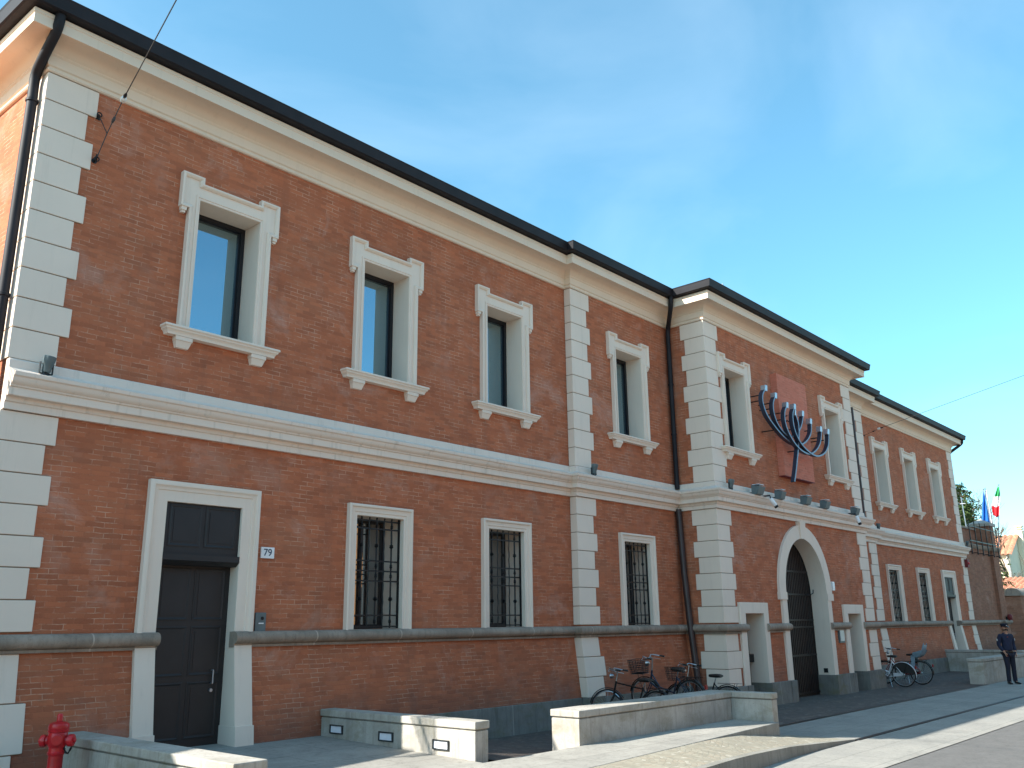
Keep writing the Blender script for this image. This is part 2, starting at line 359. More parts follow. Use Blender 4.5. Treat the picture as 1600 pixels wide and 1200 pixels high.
# ================================================================== THE MUSEUM
X0, XP, XC, XD, XE, XF = 3.167, 12.788, 16.254, 24.183, 27.42, 36.977
YP, YQ = -.136, -1.043
AC = 20.106; ARI, ARO, ZSP, ZAT = 1.088, 1.40, .636, 1.869
ZT1, ZB1 = -.025, -.178            # torus
ZPL = -1.21                      # plinth top
ZS0, ZS1 = 2.262, 2.82           # string course
ZC0 = 6.31                       # cornice bottom
mus = thing('museum_building', W(20, 0, G), 'long two-storey red brick museum with cream corner quoins, mouldings and arched gateway', 'building')
def batter(z, amt):              # outward lean below the stone torus
    if z >= -.13: return 0
    return -amt*min(1.35, (-.13-z)/1.08)
def ypl(x):
    if x < XP: return 0
    if x < XC: return YP
    if x < XD: return YQ
    if x < XE: return YP
    return 0
def amt(x): return .02 if XC <= x <= XD else .135
def wall_strip(mb, x0, x1, holes, y0, a, zt=6.36, arch=False):
    xs = sorted({x0, x1, *[h[0] for h in holes], *[h[1] for h in holes]})
    zs = sorted({-1.70, ZPL, -.13, zt, *[h[2] for h in holes], *[h[3] for h in holes]})
    if arch:
        n = 28
        xs = sorted(set(xs) | {AC-ARI, AC+ARI})
    for i in range(len(xs)-1):
        for j in range(len(zs)-1):
            xm, zm = (xs[i]+xs[i+1])/2, (zs[j]+zs[j+1])/2
            if any(h[0] < xm < h[1] and h[2] < zm < h[3] for h in holes): continue
            if arch and abs(xm-AC) < ARI and zm < zs_arch: continue
            ya, yb = y0+batter(zs[j], a), y0+batter(zs[j+1], a)
            mb.quad((xs[i], ya, zs[j]), (xs[i+1], ya, zs[j]), (xs[i+1], yb, zs[j+1]), (xs[i], yb, zs[j+1]))
    if arch:                     # fill between arch curve and the row above
        for k in range(n):
            t0, t1 = math.pi*k/n, math.pi*(k+1)/n
            a0 = (AC-ARI*math.cos(t0), ZSP+(ZAT-ZSP)*math.sin(t0)); a1 = (AC-ARI*math.cos(t1), ZSP+(ZAT-ZSP)*math.sin(t1))
            mb.quad((a0[0], y0, a0[1]), (a1[0], y0, a1[1]), (a1[0], y0, zs_arch), (a0[0], y0, zs_arch))
zs_arch = 2.0
WU = dict(W1=5.586, W2=8.307, W3=11.011, W4=14.647, W5=17.436, W6=22.734, W7=29.042, W8=31.76, W9=34.534)
WL = [8.307, 11.011, 14.647, 29.042, 31.76]
OH, LI, DI, SI = .45, .434, .498, .403
ZUB, ZUT, ZLB, ZLT, ZDT, ZNT = 3.62, 5.385, -.02, 1.538, 1.497, .172
DOORS = [5.557, 34.501]; NICHE = [17.456, 22.754]
def holes(x0, x1):
    h = []
    for x in WU.values():
        if x0 < x < x1: h.append((x-OH, x+OH, ZUB, ZUT))
    for x in WL:
        if x0 < x < x1: h.append((x-LI, x+LI, ZLB, ZLT))
    for x in DOORS:
        if x0 < x < x1: h.append((x-DI, x+DI, -1.70, ZDT))
    for x in NICHE:
        if x0 < x < x1: h.append((x-SI, x+SI, -1.70, ZNT))
    return h
mb = MB()
for (a, b) in ((X0, XP), (XP, XC), (XC, XD), (XD, XE), (XE, XF)):
    y = ypl((a+b)/2); h = holes(a, b); av = (a == XC)
    if av: h.append((AC-ARI, AC+ARI, -1.70, zs_arch))
    wall_strip(mb, a, b, h, y, amt((a+b)/2), arch=False)
    if av:
        n = 28
        for k in range(n):
            t0, t1 = math.pi*k/n, math.pi*(k+1)/n
            a0 = (AC-ARI*math.cos(t0), ZSP+(ZAT-ZSP)*math.sin(t0)); a1 = (AC-ARI*math.cos(t1), ZSP+(ZAT-ZSP)*math.sin(t1))
            mb.quad((a0[0], y, a0[1]), (a1[0], y, a1[1]), (a1[0], y, zs_arch), (a0[0], y, zs_arch))
# returns and the two ends, back
DEP = 12.0
for (x, ya, yb) in ((XP, YP, 0), (XC, YQ, YP), (XD, YP, YQ), (XE, 0, YP)):
    lo, hi = min(ya, yb), max(ya, yb)
    for (z0, z1) in ((-1.70, ZPL), (ZPL, -.13), (-.13, 6.36)):
        a_ = .02 if x in (XC, XD) else .135
        mb.quad((x, lo+batter(z0, a_), z0), (x, hi+batter(z0, .135), z0), (x, hi+batter(z1, .135), z1), (x, lo+batter(z1, a_), z1))
SK = .48   # the end wall is not quite square to the front
mb.quad((X0, 0, -1.7), (X0-SK, DEP, -1.7), (X0-SK, DEP, 6.36), (X0, 0, 6.36))
mb.quad((XF, 0, -1.7), (XF, DEP, -1.7), (XF, DEP, 6.36), (XF, 0, 6.36))
mb.quad((X0-SK, DEP, -1.7), (XF, DEP, -1.7), (XF, DEP, 6.36), (X0-SK, DEP, 6.36))
mb.build('brick_wall', M_brick, mus)
# light-tight dark core behind the openings
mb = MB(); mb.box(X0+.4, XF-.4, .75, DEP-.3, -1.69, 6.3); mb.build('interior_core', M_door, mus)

outline = [(X0-SK, DEP), (X0, 0), (XP, 0), (XP, YP), (XC, YP), (XC, YQ), (XD, YQ), (XD, YP), (XE, YP), (XE, 0), (XF, 0), (XF, DEP)]
plan = lambda p, h: (p[0], p[1], h)
# cornice : bead, frieze, cove, corona
prof = [(-.05, 6.31), (.030, 6.31), (.045, 6.325), (.045, 6.345), (.030, 6.355), (.030, 6.372), (.050, 6.385), (.055, 6.40),
        (.058, 6.50), (.075, 6.52), (.075, 6.535), (.10, 6.56), (.13, 6.60), (.175, 6.635), (.22, 6.650), (.24, 6.652), (.345, 6.640), (.345, 6.625),
        (.375, 6.625), (.375, 6.745), (.385, 6.755), (.385, 6.80), (.36, 6.82), (-.05, 6.82)]
mb = MB(); mb.sweep(outline, prof, plan); mb.build('cornice', M_cornice, mus, angle=35)
gp = [(.30, 6.822), (.475, 6.822), (.50, 6.835), (.522, 6.965), (.532, 6.99), (.49, 6.99), (.46, 6.93), (.30, 6.93)]
mb = MB(); mb.sweep(outline, gp, plan); mb.build('gutter', M_metal, mus)
# string course
sp = [(-.05, 2.262), (.055, 2.262), (.055, 2.335), (.075, 2.345), (.085, 2.385), (.095, 2.392), (.150, 2.392), (.155, 2.398), (.155, 2.478), (.175, 2.486),
      (.178, 2.500), (.205, 2.515), (.225, 2.545), (.235, 2.575), (.255, 2.590), (.262, 2.628), (.06, 2.705), (.05, 2.715), (.045, 2.80), (.03, 2.818), (-.05, 2.818)]
front = outline[1:-1]
mb = MB(); mb.sweep([(X0-.006, 0)]+front[1:-1]+[(XF+.02, 0)], sp, plan); mb.build('string_course', M_string, mus, angle=30)
# torus moulding pieces
def torus_prof(): 
    pr = [(-.05, ZB1-.035), (.055, ZB1-.035), (.06, ZB1-.004)]
    for k in range(9):
        t = -math.pi/2+math.pi*k/8; pr.append((.050+.085*math.cos(t), (ZT1+ZB1)/2+.076*math.sin(t)))
    return pr+[(-.05, ZT1-.005)]
mb = MB()
def trunk(path): mb = MB(); mb.sweep(path, torus_prof(), plan); mb.build('stone_torus', M_torus, mus, angle=35)
trunk([(X0-SK*.1, DEP*.1), (X0, 0), (DOORS[0]-DI+.02, 0)])
trunk([(DOORS[0]+DI-.01, 0), (XP, 0), (XP, YP), (XC, YP), (XC, YQ), (NICHE[0]-SI+.01, YQ)])
trunk([(NICHE[0]+SI+.1, YQ), (AC-ARI+.02, YQ)])
trunk([(AC+ARI+.05, YQ), (NICHE[1]-SI+.01, YQ)])
trunk([(NICHE[1]+SI+.12, YQ), (XD, YQ), (XD, YP), (XE, YP), (XE, 0), (DOORS[1]-DI+.02, 0)])
trunk([(DOORS[1]+DI-.01, 0), (XF+.02, 0)])
# plinth
mb = MB()
def pl(x0, x1, yf, yb=.2):
    mb = MB(); mb.hexa([(x0, yf-.02, -1.70), (x1, yf-.02, -1.70), (x1, yb, -1.70), (x0, yb, -1.70), (x0, yf, ZPL), (x1, yf, ZPL), (x1, yb, ZPL), (x0, yb, ZPL)]); mb.build('stone_plinth', M_plinth, mus, bev=.01)
pl(7.45, XP-.03, -.165); pl(XP-.028, XC-.081, YP-.165)
pl(XC-.08, NICHE[0]-SI, YQ-.10, -.4); pl(NICHE[0]+SI, AC-ARI+.005, YQ-.10, -.66); pl(AC+ARI-.005, NICHE[1]-SI, YQ-.10, -.66); pl(NICHE[1]+SI, XD+.08, YQ-.10, -.4)
pl(XD+.081, XE+.028, YP-.165); pl(XE+.03, DOORS[1]-.78, -.165); pl(DOORS[1]+.78, XF+.03, -.165)

# quoins -----------------------------------------------------------
def quoin_col(name, xc, sgn, y0, side, a, side_depth=None, base=-1.21):
    """xc corner x; sgn +1 blocks run to +x, -1 to -x; side: the block also wraps the return"""
    mb = MB(); bk = MB()
    st_ = []
    def flush():
        o = st_[0].build(name, M_cream, mus, bev=.006); st_[1].build('joint_bed', M_jbed, o)
        st_[0] = MB(); st_[1] = MB()
    st_[:] = [mb, bk]
    def block(z0, z1, L, Ls):
        g = .006; pr = .022
        za, zb = z0+g, z1-g
        xa, xb = (xc-sgn*(.024 if side else 0), xc+sgn*L)
        x_lo, x_hi = min(xa, xb), max(xa, xb)
        yb = y0+(Ls if side else .05)
        f0, f1 = y0-pr+batter(za, a), y0-pr+batter(zb, a)
        mb, bk = st_
        mb.hexa([(x_lo, f0, za), (x_hi, f0, za), (x_hi, yb, za), (x_lo, yb, za), (x_lo, f1, zb), (x_hi, f1, zb), (x_hi, yb, zb), (x_lo, yb, zb)])
        xa, xb = (xc-sgn*(.012 if side else -.01), xc+sgn*(L-.02)); x_lo, x_hi = min(xa, xb), max(xa, xb)
        f0, f1 = y0-.010+batter(z0, a), y0-.010+batter(z1, a); yb -= .015
        bk.hexa([(x_lo, f0, z0), (x_hi, f0, z0), (x_hi, yb, z0), (x_lo, yb, z0), (x_lo, f1, z1), (x_hi, f1, z1), (x_hi, yb, z1), (x_lo, yb, z1)])
    z = 6.305
    sl_, ss_ = (side_depth, side_depth) if side_depth else (.56, .465)
    for k in range(10): block(z-.3485, z, .57 if k % 2 == 0 else .470, sl_ if k % 2 == 0 else ss_); z -= .3485
    flush(); z = 2.258
    for k in range(7): block(z-.3235, z, .57 if k % 2 == 0 else .470, sl_ if k % 2 == 0 else ss_); z -= .3235
    flush(); z = -.212; n = 3; hgt = (z-base)/n
    for k in range(n): block(z-hgt, z, .470 if k % 2 == 0 else .57, ss_ if k % 2 == 0 else sl_); z -= hgt
    flush()
quoin_col('quoins', X0, 1, 0, True, .135, base=-1.64)
quoin_col('quoins', XP, 1, YP, True, .135, .13)
quoin_col('quoins', XC, 1, YQ, True, .02)
quoin_col('quoins', XD, -1, YQ, True, .02)
quoin_col('quoins', XE, -1, YP, True, .135, .13)
quoin_col('quoins', XF, -1, 0, True, .135)

# upper windows ------------------------------------------------------
def ring_sweep(mb, path, prof, y0):
    """path in (x,z); prof (inset, proud)"""
    mb.sweep(path, [(o, h) for o, h in prof], lambda p, h: (p[0], y0-h, p[1]))
def upper_window(xc, y0):
    a = MB(); x = lambda d: xc+d; pr = .040; yb = y0+.05
    ZE, ZL_ = 5.69, 5.60
    for (xa, xb, za, zb) in ((-.60, -.45, 3.62, 5.385), (.45, .60, 3.62, 5.385), (-.60, .60, 5.385, 5.60), (-.716, -.60, 5.22, 5.69), (.60, .716, 5.22, 5.69), (-.60, -.43, 5.60, 5.69), (.43, .60, 5.60, 5.69)):
        a.box(x(xa), x(xb), y0-pr, yb, za, zb)
    # guttae blocks under the ears
    for s in (-1, 1):
        p0, p1 = sorted((x(s*.705), x(s*.635))); a.box(p0, p1, y0-.065, y0+.02, 5.165, 5.222)
        p0, p1 = sorted((x(s*.695), x(s*.645))); a.box(p0, p1, y0-.050, y0+.02, 5.135, 5.165)
    # outer bead follows the eared outline
    out = [(-.60, 3.62), (-.60, 5.22), (-.716, 5.22), (-.716, 5.69), (-.43, 5.69), (-.43, 5.60), (.43, 5.60), (.43, 5.69), (.716, 5.69), (.716, 5.22), (.60, 5.22), (.60, 3.62)]
    ring_sweep(a, [(x(p), q) for p, q in out], [(-.006, -.02), (-.006, .078), (.016, .082), (.034, .070), (.046, .052), (.046, .02)], y0)
    inn = [(-.45, 3.62), (-.45, 5.385), (.45, 5.385), (.45, 3.62)]
    ring_sweep(a, [(x(p), q) for p, q in inn], [(-.055, .02), (-.055, .050), (-.03, .050), (-.022, .030), (.004, .030), (.004, -.34)], y0)
    w = a.build('window', M_cream, mus, angle=30)
    s = MB(); zt = 3.625
    pf = [(0, 3.625), (.0, 3.61), (.15, 3.60), (.155, 3.575), (.135, 3.56), (.135, 3.545), (.115, 3.53), (.10, 3.50), (.10, 3.485), (0, 3.485)]
    s.sweep([(x(-.655), y0+.02), (x(-.655), y0), (x(.655), y0), (x(.655), y0+.02)], pf, plan)
    s.box(x(-.655), x(.655), y0, y0+.36, 3.487, 3.622)
    so_ = s.build('window_sill', M_cream, w, angle=30)
    for sg in (-1, 1):
        c = MB(); p0, p1 = sorted((sg*.42, sg*.63))
        c.hexa([(x(p0+.025), y0-.05, 3.345), (x(p1-.025), y0-.05, 3.345), (x(p1-.025), y0+.01, 3.345), (x(p0+.025), y0+.01, 3.345),
                (x(p0), y0-.085, 3.43), (x(p1), y0-.085, 3.43), (x(p1), y0+.01, 3.43), (x(p0), y0+.01, 3.43)])
        c.box(x(p0-.006), x(p1+.006), y0-.095, y0+.01, 3.43, 3.484)
        c.build('corbel', M_cream, w, bev=.006)
    f = MB(); yf = y0+.335; t = .065
    for (xa, xb, za, zb) in ((-.45, -.45+t, 3.63, 5.385), (.45-t, .45, 3.63, 5.385), (-.45+t, .45-t, 5.385-t, 5.385), (-.45+t, .45-t, 3.63, 3.63+t)):
        f.box(x(xa), x(xb), yf, yf+.06, za, zb)
    ti = .022
    for (xa, xb, za, zb) in ((-.45+t, -.45+t+ti, 3.63+t, 5.385-t), (.45-t-ti, .45-t, 3.63+t, 5.385-t), (-.45+t+ti, .45-t-ti, 5.385-t-ti, 5.385-t), (-.45+t+ti, .45-t-ti, 3.63+t, 3.63+t+ti)):
        f.box(x(xa), x(xb), yf+.018, yf+.06, za, zb)
    f.build('window_frame', M_winframe, w)
    g = MB(); g.box(x(-.44), x(.44), yf+.045, yf+.055, 3.64, 5.38); g.build('glass_pane', M_glass, w)
for k, x in WU.items(): upper_window(x, ypl(x))

# lower windows ------------------------------------------------------
def surround_prof(wd, rev):
    return [(-.0, -.03), (.0, .072), (.018, .082), (.036, .078), (.048, .058), (.060, .052), (.105, .050), (.112, .038), (wd-.004, .038), (wd, .034), (wd, -rev)]
def grille(x, y, z0, z1, w, parent):
    """wrought iron grille: frame, knotted and twisted uprights, cross bars"""
    g = MB(); hw = w/2; H = z1-z0
    for sx in (-1, 1): g.box(x+sx*hw-.014, x+sx*hw+.014, y-.012, y+.012, z0, z1)
    for f in (.03, .105, .40, .49, .58, .885, .985): g.box(x-hw, x+hw, y-.011, y+.011, z0+H*(1-f)-.010, z0+H*(1-f)+.010)
    n = 6
    for i in range(1, n):
        xx = x-hw+w*i/n
        if i % 2:
            g.tube([(xx, y, z0), (xx, y, z1)], .0135, 6)
            for f in (.08, .26, .445, .535, .74, .94):
                zz = z0+H*(1-f); big = f in (.26, .74)
                r = .034 if big else .024
                g.lathe((xx, y, zz-.03), [(.012, 0), (r*.7, .012), (r, .028), (r*.6, .036), (r*.9, .046), (.012, .060)], n=8)
        else:
            m = 26; ring = []
            for k in range(m+1):
                ring.append((xx+.004*math.cos(k*1.9), y+.004*math.sin(k*1.9), z0+H*k/m))
            g.tube(ring, .010, 5)
    g.build('grille', M_iron, parent, angle=35)
def lower_window(xc, y0):
    a = MB()
    hw, zt = LI+.156, ZLT+.149
    ring_sweep(a, [(xc-hw, ZT1-.01), (xc-hw, zt), (xc+hw, zt), (xc+hw, ZT1-.01)], surround_prof(.156, .42), y0)
    w = a.build('window', M_cream, mus, angle=30)
    s = MB(); s.box(xc-LI, xc+LI, y0-.02, y0+.42, -.08, -.022); s.build('window_sill', M_torus, w)
    grille(xc, y0+.055, -.015, ZLT-.006, 2*LI-.03, w)
    f = MB(); yf = y0+.40
    for (xa, xb, za, zb) in ((-LI, -LI+.05, -.02, ZLT), (LI-.05, LI, -.02, ZLT), (-LI+.05, LI-.05, ZLT-.05, ZLT), (-LI+.05, LI-.05, -.02, .04), (-.025, .025, .04, ZLT-.05)):
        f.box(xc+xa, xc+xb, yf, yf+.05, za, zb)
    f.build('window_frame', M_winframe, w)
    g = MB(); g.box(xc-LI+.01, xc+LI-.01, yf+.03, yf+.04, -.01, ZLT-.01); g.build('glass_pane', M_glass_low, w)
for x in WL: lower_window(x, ypl(x))

# doors -----------------------------------------------------------------
def panel_leaf(mb, x0, x1, yf, z0, z1, rows, cols):
    mb.box(x0, x1, yf, yf+.05, z0, z1)
    cw = (x1-x0-.07)/cols
    for c in range(cols):
        xa = x0+.035+c*cw+.035; xb = x0+.035+(c+1)*cw-.035
        for (f0, f1) in rows:
            za, zb = z0+(z1-z0)*f0, z0+(z1-z0)*f1
            path = [(xa, za), (xa, zb), (xb, zb), (xb, za)]
            mb.sweep(path, [(-.010, 0), (-.010, .005), (.004, .008), (.016, .003), (.022, 0)], lambda p, h: (p[0], yf-h, p[1]), closed=True)
            mb.box(xa+.05, xb-.05, yf-.005, yf+.01, za+.05, zb-.05)
def street_door(xc, zg, mir=1):
    a = MB(); hw = .735; zt = 1.702
    # surround above the torus, straight; below it follows the battered wall
    ring_sweep(a, [(xc-hw, -.13), (xc-hw, zt), (xc+hw, zt), (xc+hw, -.13)], [(o*1.5 if o < .1 else o, h) for o, h in surround_prof(.237, .15)], 0)
    for s in (-1, 1):
        p0, p1 = sorted((xc+s*hw, xc+s*DI))
        f1, f0 = -.050, -.050-.145*min(1.3, (-.13-zg)/1.08)
        a.hexa([(p0, f0, zg), (p1, f0, zg), (p1, .15, zg), (p0, .15, zg), (p0, f1, -.13), (p1, f1, -.13), (p1, .15, -.13), (p0, .15, -.13)])
        a.hexa([(p0-.012, f0-.02, zg), (p1+.002, f0-.02, zg), (p1+.002, .15, zg), (p0-.012, .15, zg), (p0-.012, f0, zg+.22), (p1+.002, f0, zg+.22), (p1+.002, .15, zg+.22), (p0-.012, .15, zg+.22)])
    d = a.build('street_door', M_cream, mus, angle=30)
    t = MB()
    panel_leaf(t, xc-DI, xc+DI, .005, .86, ZDT, [(.16, .90)], 2)
    t.box(xc-DI, xc+DI, -.045, .14, .79, .862); t.hexa([(xc-DI, .02, .74), (xc+DI, .02, .74), (xc+DI, .14, .74), (xc-DI, .14, .74), (xc-DI, -.043, .788), (xc+DI, -.043, .788), (xc+DI, .14, .788), (xc-DI, .14, .788)])
    t.build('transom_panel', M_door, d)
    t = MB(); panel_leaf(t, xc-DI, xc+DI, .15, zg, .86, [(.05, .33), (.37, .62), (.66, .93)], 2); lf = t.build('door_leaf', M_door, d)
    h = MB(); h.tube([(xc+.335, .10, -.62), (xc+.335, .10, -.47)], .009, 8); h.tube([(xc+.335, .15, -.62), (xc+.335, .10, -.62)], .007, 6); h.tube([(xc+.335, .15, -.47), (xc+.335, .10, -.47)], .007, 6)
    h.lathe((xc+.335, .15, -.70), [(.02, 0), (.02, .03)], (0, -1, 0), 10); h.build('door_handle', M_steel, d, smooth=True)
street_door(DOORS[0], -1.325); street_door(DOORS[1], -1.32)

# niches (side doors of the gateway) ---------------------------------------
for i, xc in enumerate(NICHE):
    a = MB(); hw, zt = .62, .399
    pf = [(0, -.02), (0, .05), (.008, .058), (.217, .058), (.217, -.36)]
    ring_sweep(a, [(xc-hw, ZPL), (xc-hw, zt), (xc+hw, zt), (xc+hw, ZPL)], pf, YQ)
    d = a.build('side_doorway', M_cream, mus, angle=30)
    for s in (-1, 1):
        p = MB(); p0, p1 = sorted((xc+s*SI, xc+s*(hw))); p.box(p0-.004, p1+.004, YQ-.115, YQ+.36, -1.70, ZPL); p.build('jamb_block', M_plinth, d)
    l = MB(); panel_leaf(l, xc-SI, xc+SI, YQ+.35, -1.65, ZNT, [(.05, .45), (.5, .95)], 2); l.build('door_leaf', M_door, d)
    if i == 0:
        b = MB(); b.box(xc+.02, xc+SI-.02, YQ+.24, YQ+.35, -.80, -.64); b.build('letter_box', M_iron, d)

# gateway arch --------------------------------------------------------------
g = MB(); n = 40
def arc(r, rz, t): return (AC-r*math.cos(t), ZSP+rz*math.sin(t))
def ringpart(mb, ri, riz, ro, roz, ya, yb):
    for k in range(n):
        t0, t1 = math.pi*k/n, math.pi*(k+1)/n
        a0, a1, b0, b1 = arc(ri, riz, t0), arc(ri, riz, t1), arc(ro, roz, t0), arc(ro, roz, t1)
        mb.quad((a0[0], ya, a0[1]), (a1[0], ya, a1[1]), (b1[0], ya, b1[1]), (b0[0], ya, b0[1]))
        mb.quad((b0[0], ya, b0[1]), (b1[0], ya, b1[1]), (b1[0], yb, b1[1]), (b0[0], yb, b0[1]))
RZ = ZAT-ZSP
ringpart(g, ARI, RZ, ARO, RZ+.31, YQ-.060, YQ+.02)
for k in range(n):                                # intrados
    a0, a1 = arc(ARI, RZ, math.pi*k/n), arc(ARI, RZ, math.pi*(k+1)/n)
    g.quad((a0[0], YQ-.06, a0[1]), (a1[0], YQ-.06, a1[1]), (a1[0], YQ+.34, a1[1]), (a0[0], YQ+.34, a0[1]))
for s in (-1, 1):
    p0, p1 = sorted((AC+s*ARI, AC+s*(ARO-.09))); g.box(p0, p1, YQ-.058, YQ+.34, ZPL, ZSP-.16)
    p0, p1 = sorted((AC+s*(ARI-.003), AC+s*(ARO+.02))); g.box(p0, p1, YQ-.078, YQ+.34, ZSP-.16, ZSP+.002)
gt = g.build('gateway', M_cream, mus, angle=30)
k = MB(); k.hexa([(AC-.10, YQ-.085, ZAT-.005), (AC+.10, YQ-.085, ZAT-.005), (AC+.10, YQ+.02, ZAT-.005), (AC-.10, YQ+.02, ZAT-.005), (AC-.155, YQ-.11, 2.258), (AC+.155, YQ-.11, 2.258), (AC+.155, YQ+.02, 2.258), (AC-.155, YQ+.02, 2.258)])
k.build('keystone', M_cream, gt, bev=.008)
for s in (-1, 1):
    p = MB(); p0, p1 = sorted((AC+s*(ARI-.012), AC+s*(ARO-.05))); p.box(p0, p1, YQ-.125, YQ+.36, -1.70, ZPL+.002); p.build('jamb_block', M_plinth, gt, bev=.01)
ly = YQ+.33
lf = MB()
pts = [(AC-ARI, -1.65)]+[arc(ARI-.0, RZ, math.pi*k/24) for k in range(25)]+[(AC+ARI, -1.65)]
lf.prism(pts, lambda p, y: (p[0], y, p[1]), ly+.03, ly+.06)
for i in range(24):                               # vertical boards
    x = AC-ARI+.045+i*(2*ARI-.09)/23
    zt = ZSP+RZ*math.sqrt(max(0, 1-((x-AC)/ARI)**2))-.02
    lf.box(x-.012, x+.012, ly+.016, ly+.032, -1.62, zt)
gl_ = lf.build('gate_leaf', M_gate, gt)
fr = MB()
for z in (-1.58, -.75, -.12, .04, .62, 1.15):
    w_ = ARI if z < ZSP else ARI*math.sqrt(1-((z-ZSP)/RZ)**2); fr.box(AC-w_, AC+w_, ly+.004, ly+.018, z-.022, z+.022)
fr.build('cross_bar', M_iron, gt)
po = MB(); po.box(AC-.62, AC-.53, ly-.06, ly+.01, -1.65, ZSP+RZ*math.sqrt(1-(.57/ARI)**2)-.02); po.build('gate_post', M_gate_post, gt, bev=.004)
hk = MB(); hk.tube([(AC+ARI-.35, ly, .62), (AC+ARI-.2, ly-.06, .62), (AC+ARI-.12, ly-.10, .66), (AC+ARI-.10, ly-.1, .74)], .012, 6); hk.build('gate_hook', M_iron, gt)
vb = MB(); vb.box(AC+ARI-.012, AC+ARI+.01, YQ+.10, YQ+.20, -1.16, -1.06); vb.build('vent_grate', M_iron, gt)

# roof : low hipped slopes behind the gutter
rf = MB(); e = .45
def hip(xa, xb, ya, yb, zr, run):
    rf.raw([W(*p) for p in [(xa, ya, 6.93), (xb, ya, 6.93), (xb, yb, 6.93), (xa, yb, 6.93), (xa+run, (ya+yb)/2, zr), (xb-run, (ya+yb)/2, zr)]],
           [(0, 1, 5, 4), (1, 2, 5), (2, 3, 4, 5), (3, 0, 4), (3, 2, 1, 0)])
hip(X0-e, XF+e, -e, DEP+e, 8.6, 6); hip(XC-e, XD+e, YQ-e, 5, 7.9, 3)
rf.build('roof', M_tile, mus)
# gutter return lit grey face is the same gutter; small lightning clips on the ridge corner
cl = MB(); cl.box(XC-.28, XC-.22, YQ-.46, YQ-.40, 6.985, 7.02); cl.lathe((XC+.2, YQ-.44, 6.985), [(.05, 0), (.05, .04), (.02, .06), (.02, .10)], n=8); cl.build('roof_clip', M_steel, mus)

# downpipes
def pipe(pts, r, name='downpipe', mat=M_pipe, collars=()):
    m = MB(); m.tube(pts, r, 12)
    for (x, y, z) in collars: m.lathe((x, y, z-.02), [(r+.003, 0), (r+.012, .004), (r+.012, .036), (r+.003, .04)], n=12)
    return m.build(name, mat, mus, angle=50)
def smooth_path(pts, n=5):
    out = []
    for i in range(len(pts)-1):
        p0 = Vector(pts[max(i-1, 0)]); p1 = Vector(pts[i]); p2 = Vector(pts[i+1]); p3 = Vector(pts[min(i+2, len(pts)-1)])
        for k in range(n):
            t = k/n; out.append(tuple(.5*((2*p1)+(-p0+p2)*t+(2*p0-5*p1+4*p2-p3)*t*t+(-p0+3*p1-3*p2+p3)*t**3)))
    return out+[tuple(pts[-1])]
px, py = X0-.10, .15
pipe(smooth_path([(X0-.10, -.40, 6.86), (X0-.10, -.395, 6.76), (X0-.105, -.33, 6.62), (px-.01, -.04, 6.42), (px, py, 6.28), (px, py, 6.0)])+[(px, py, -1.6)], .058, collars=[(px, py, 5.95), (px, py, 3.55), (px, py, 2.0)], mat=M_metal)
p1x = XC-.10
pipe(smooth_path([(15.77, -.585, 6.86), (15.77, -.585, 6.72), (15.83, -.52, 6.55), (p1x-.06, -.29, 6.32), (p1x, YP-.09, 6.18), (p1x, YP-.09, 5.9)])+[(p1x, YP-.09, 2.72)], .050, collars=[(p1x, YP-.09, 5.0), (p1x, YP-.09, 3.9)], mat=M_metal)
pipe([(p1x+.0, YP-.09, 2.30), (p1x, YP-.09, 2.24), (p1x, YP-.13, 1.0), (p1x-.01, YP-.20, 0), (p1x-.03, YP-.30, -1.0), (p1x-.04, YP-.36, -1.62)], .064, collars=[(p1x, YP-.09, 2.22)])
p2x = 26.55
pipe([(p2x, YP-.08, 6.3), (p2x, YP-.08, 2.72)], .05)
p3 = XF+.09
pipe(smooth_path([(XF+.33, -.40, 6.86), (XF+.33, -.40, 6.72), (XF+.28, -.30, 6.6), (p3+.02, .0, 6.36), (p3, .08, 6.24), (p3, .08, 6.0)])+[(p3, .08, -1.6)], .055, mat=M_metal)

# ================================================================== SMALL THINGS ON THE FACADE
def on(name, label, cat, x, y, z, group=None): return thing(name, W(x, y, z), label, cat, group)
# house number
t = on('house_number_sign', 'white enamel plate reading 79 beside the tall street door', 'sign', 6.465, -.02, .935)
m = MB(); m.box(6.37, 6.565, -.022, 0, .865, 1.005); m.build('plate', M_white, t, bev=.003)
fc = bpy.data.curves.new('number', 'FONT'); fc.body = '79'; fc.size = .125*S; fc.align_x = 'CENTER'; fc.align_y = 'CENTER'; fc.extrude = .0012; fc.offset = .0012
fo = bpy.data.objects.new('number', fc); C.collection.objects.link(fo); fo.parent = t
fo.location = W(6.467, -.0245, .935)-t.location; fo.rotation_euler = (R(90), 0, 0); fc.materials.append(M_ink)
_dg = bpy.context.evaluated_depsgraph_get(); _me = bpy.data.meshes.new_from_object(fo.evaluated_get(_dg)); _fn = bpy.data.objects.new('number', _me); C.collection.objects.link(_fn)
_fn.parent = t; _fn.location = fo.location.copy(); _fn.rotation_euler = (R(90), 0, 0); bpy.data.objects.remove(fo); _fn.name = 'number'
t = on('intercom', 'grey metal intercom panel right of the tall street door', 'intercom', 6.42, -.02, .07)
m = MB(); m.box(6.345, 6.495, -.028, 0, -.055, .195); m.build('plate', M_box, t, bev=.004)
m = MB(); m.lathe((6.44, -.028, .125), [(.022, 0), (.022, .004)], (0, -1, 0), 12); m.build('camera_eye', M_iron, t)
m = MB(); m.box(6.39, 6.46, -.033, -.027, .058, .072); m.build('call_button', M_white, t)
t = on('information_plaque', 'small shiny steel plaque on brick between arch and right side doorway', 'plaque', 21.87, YQ, -.3)
m = MB(); m.box(21.72, 22.02, YQ-.045, YQ, -.50, -.12); m.build('back_plate', M_box, t)
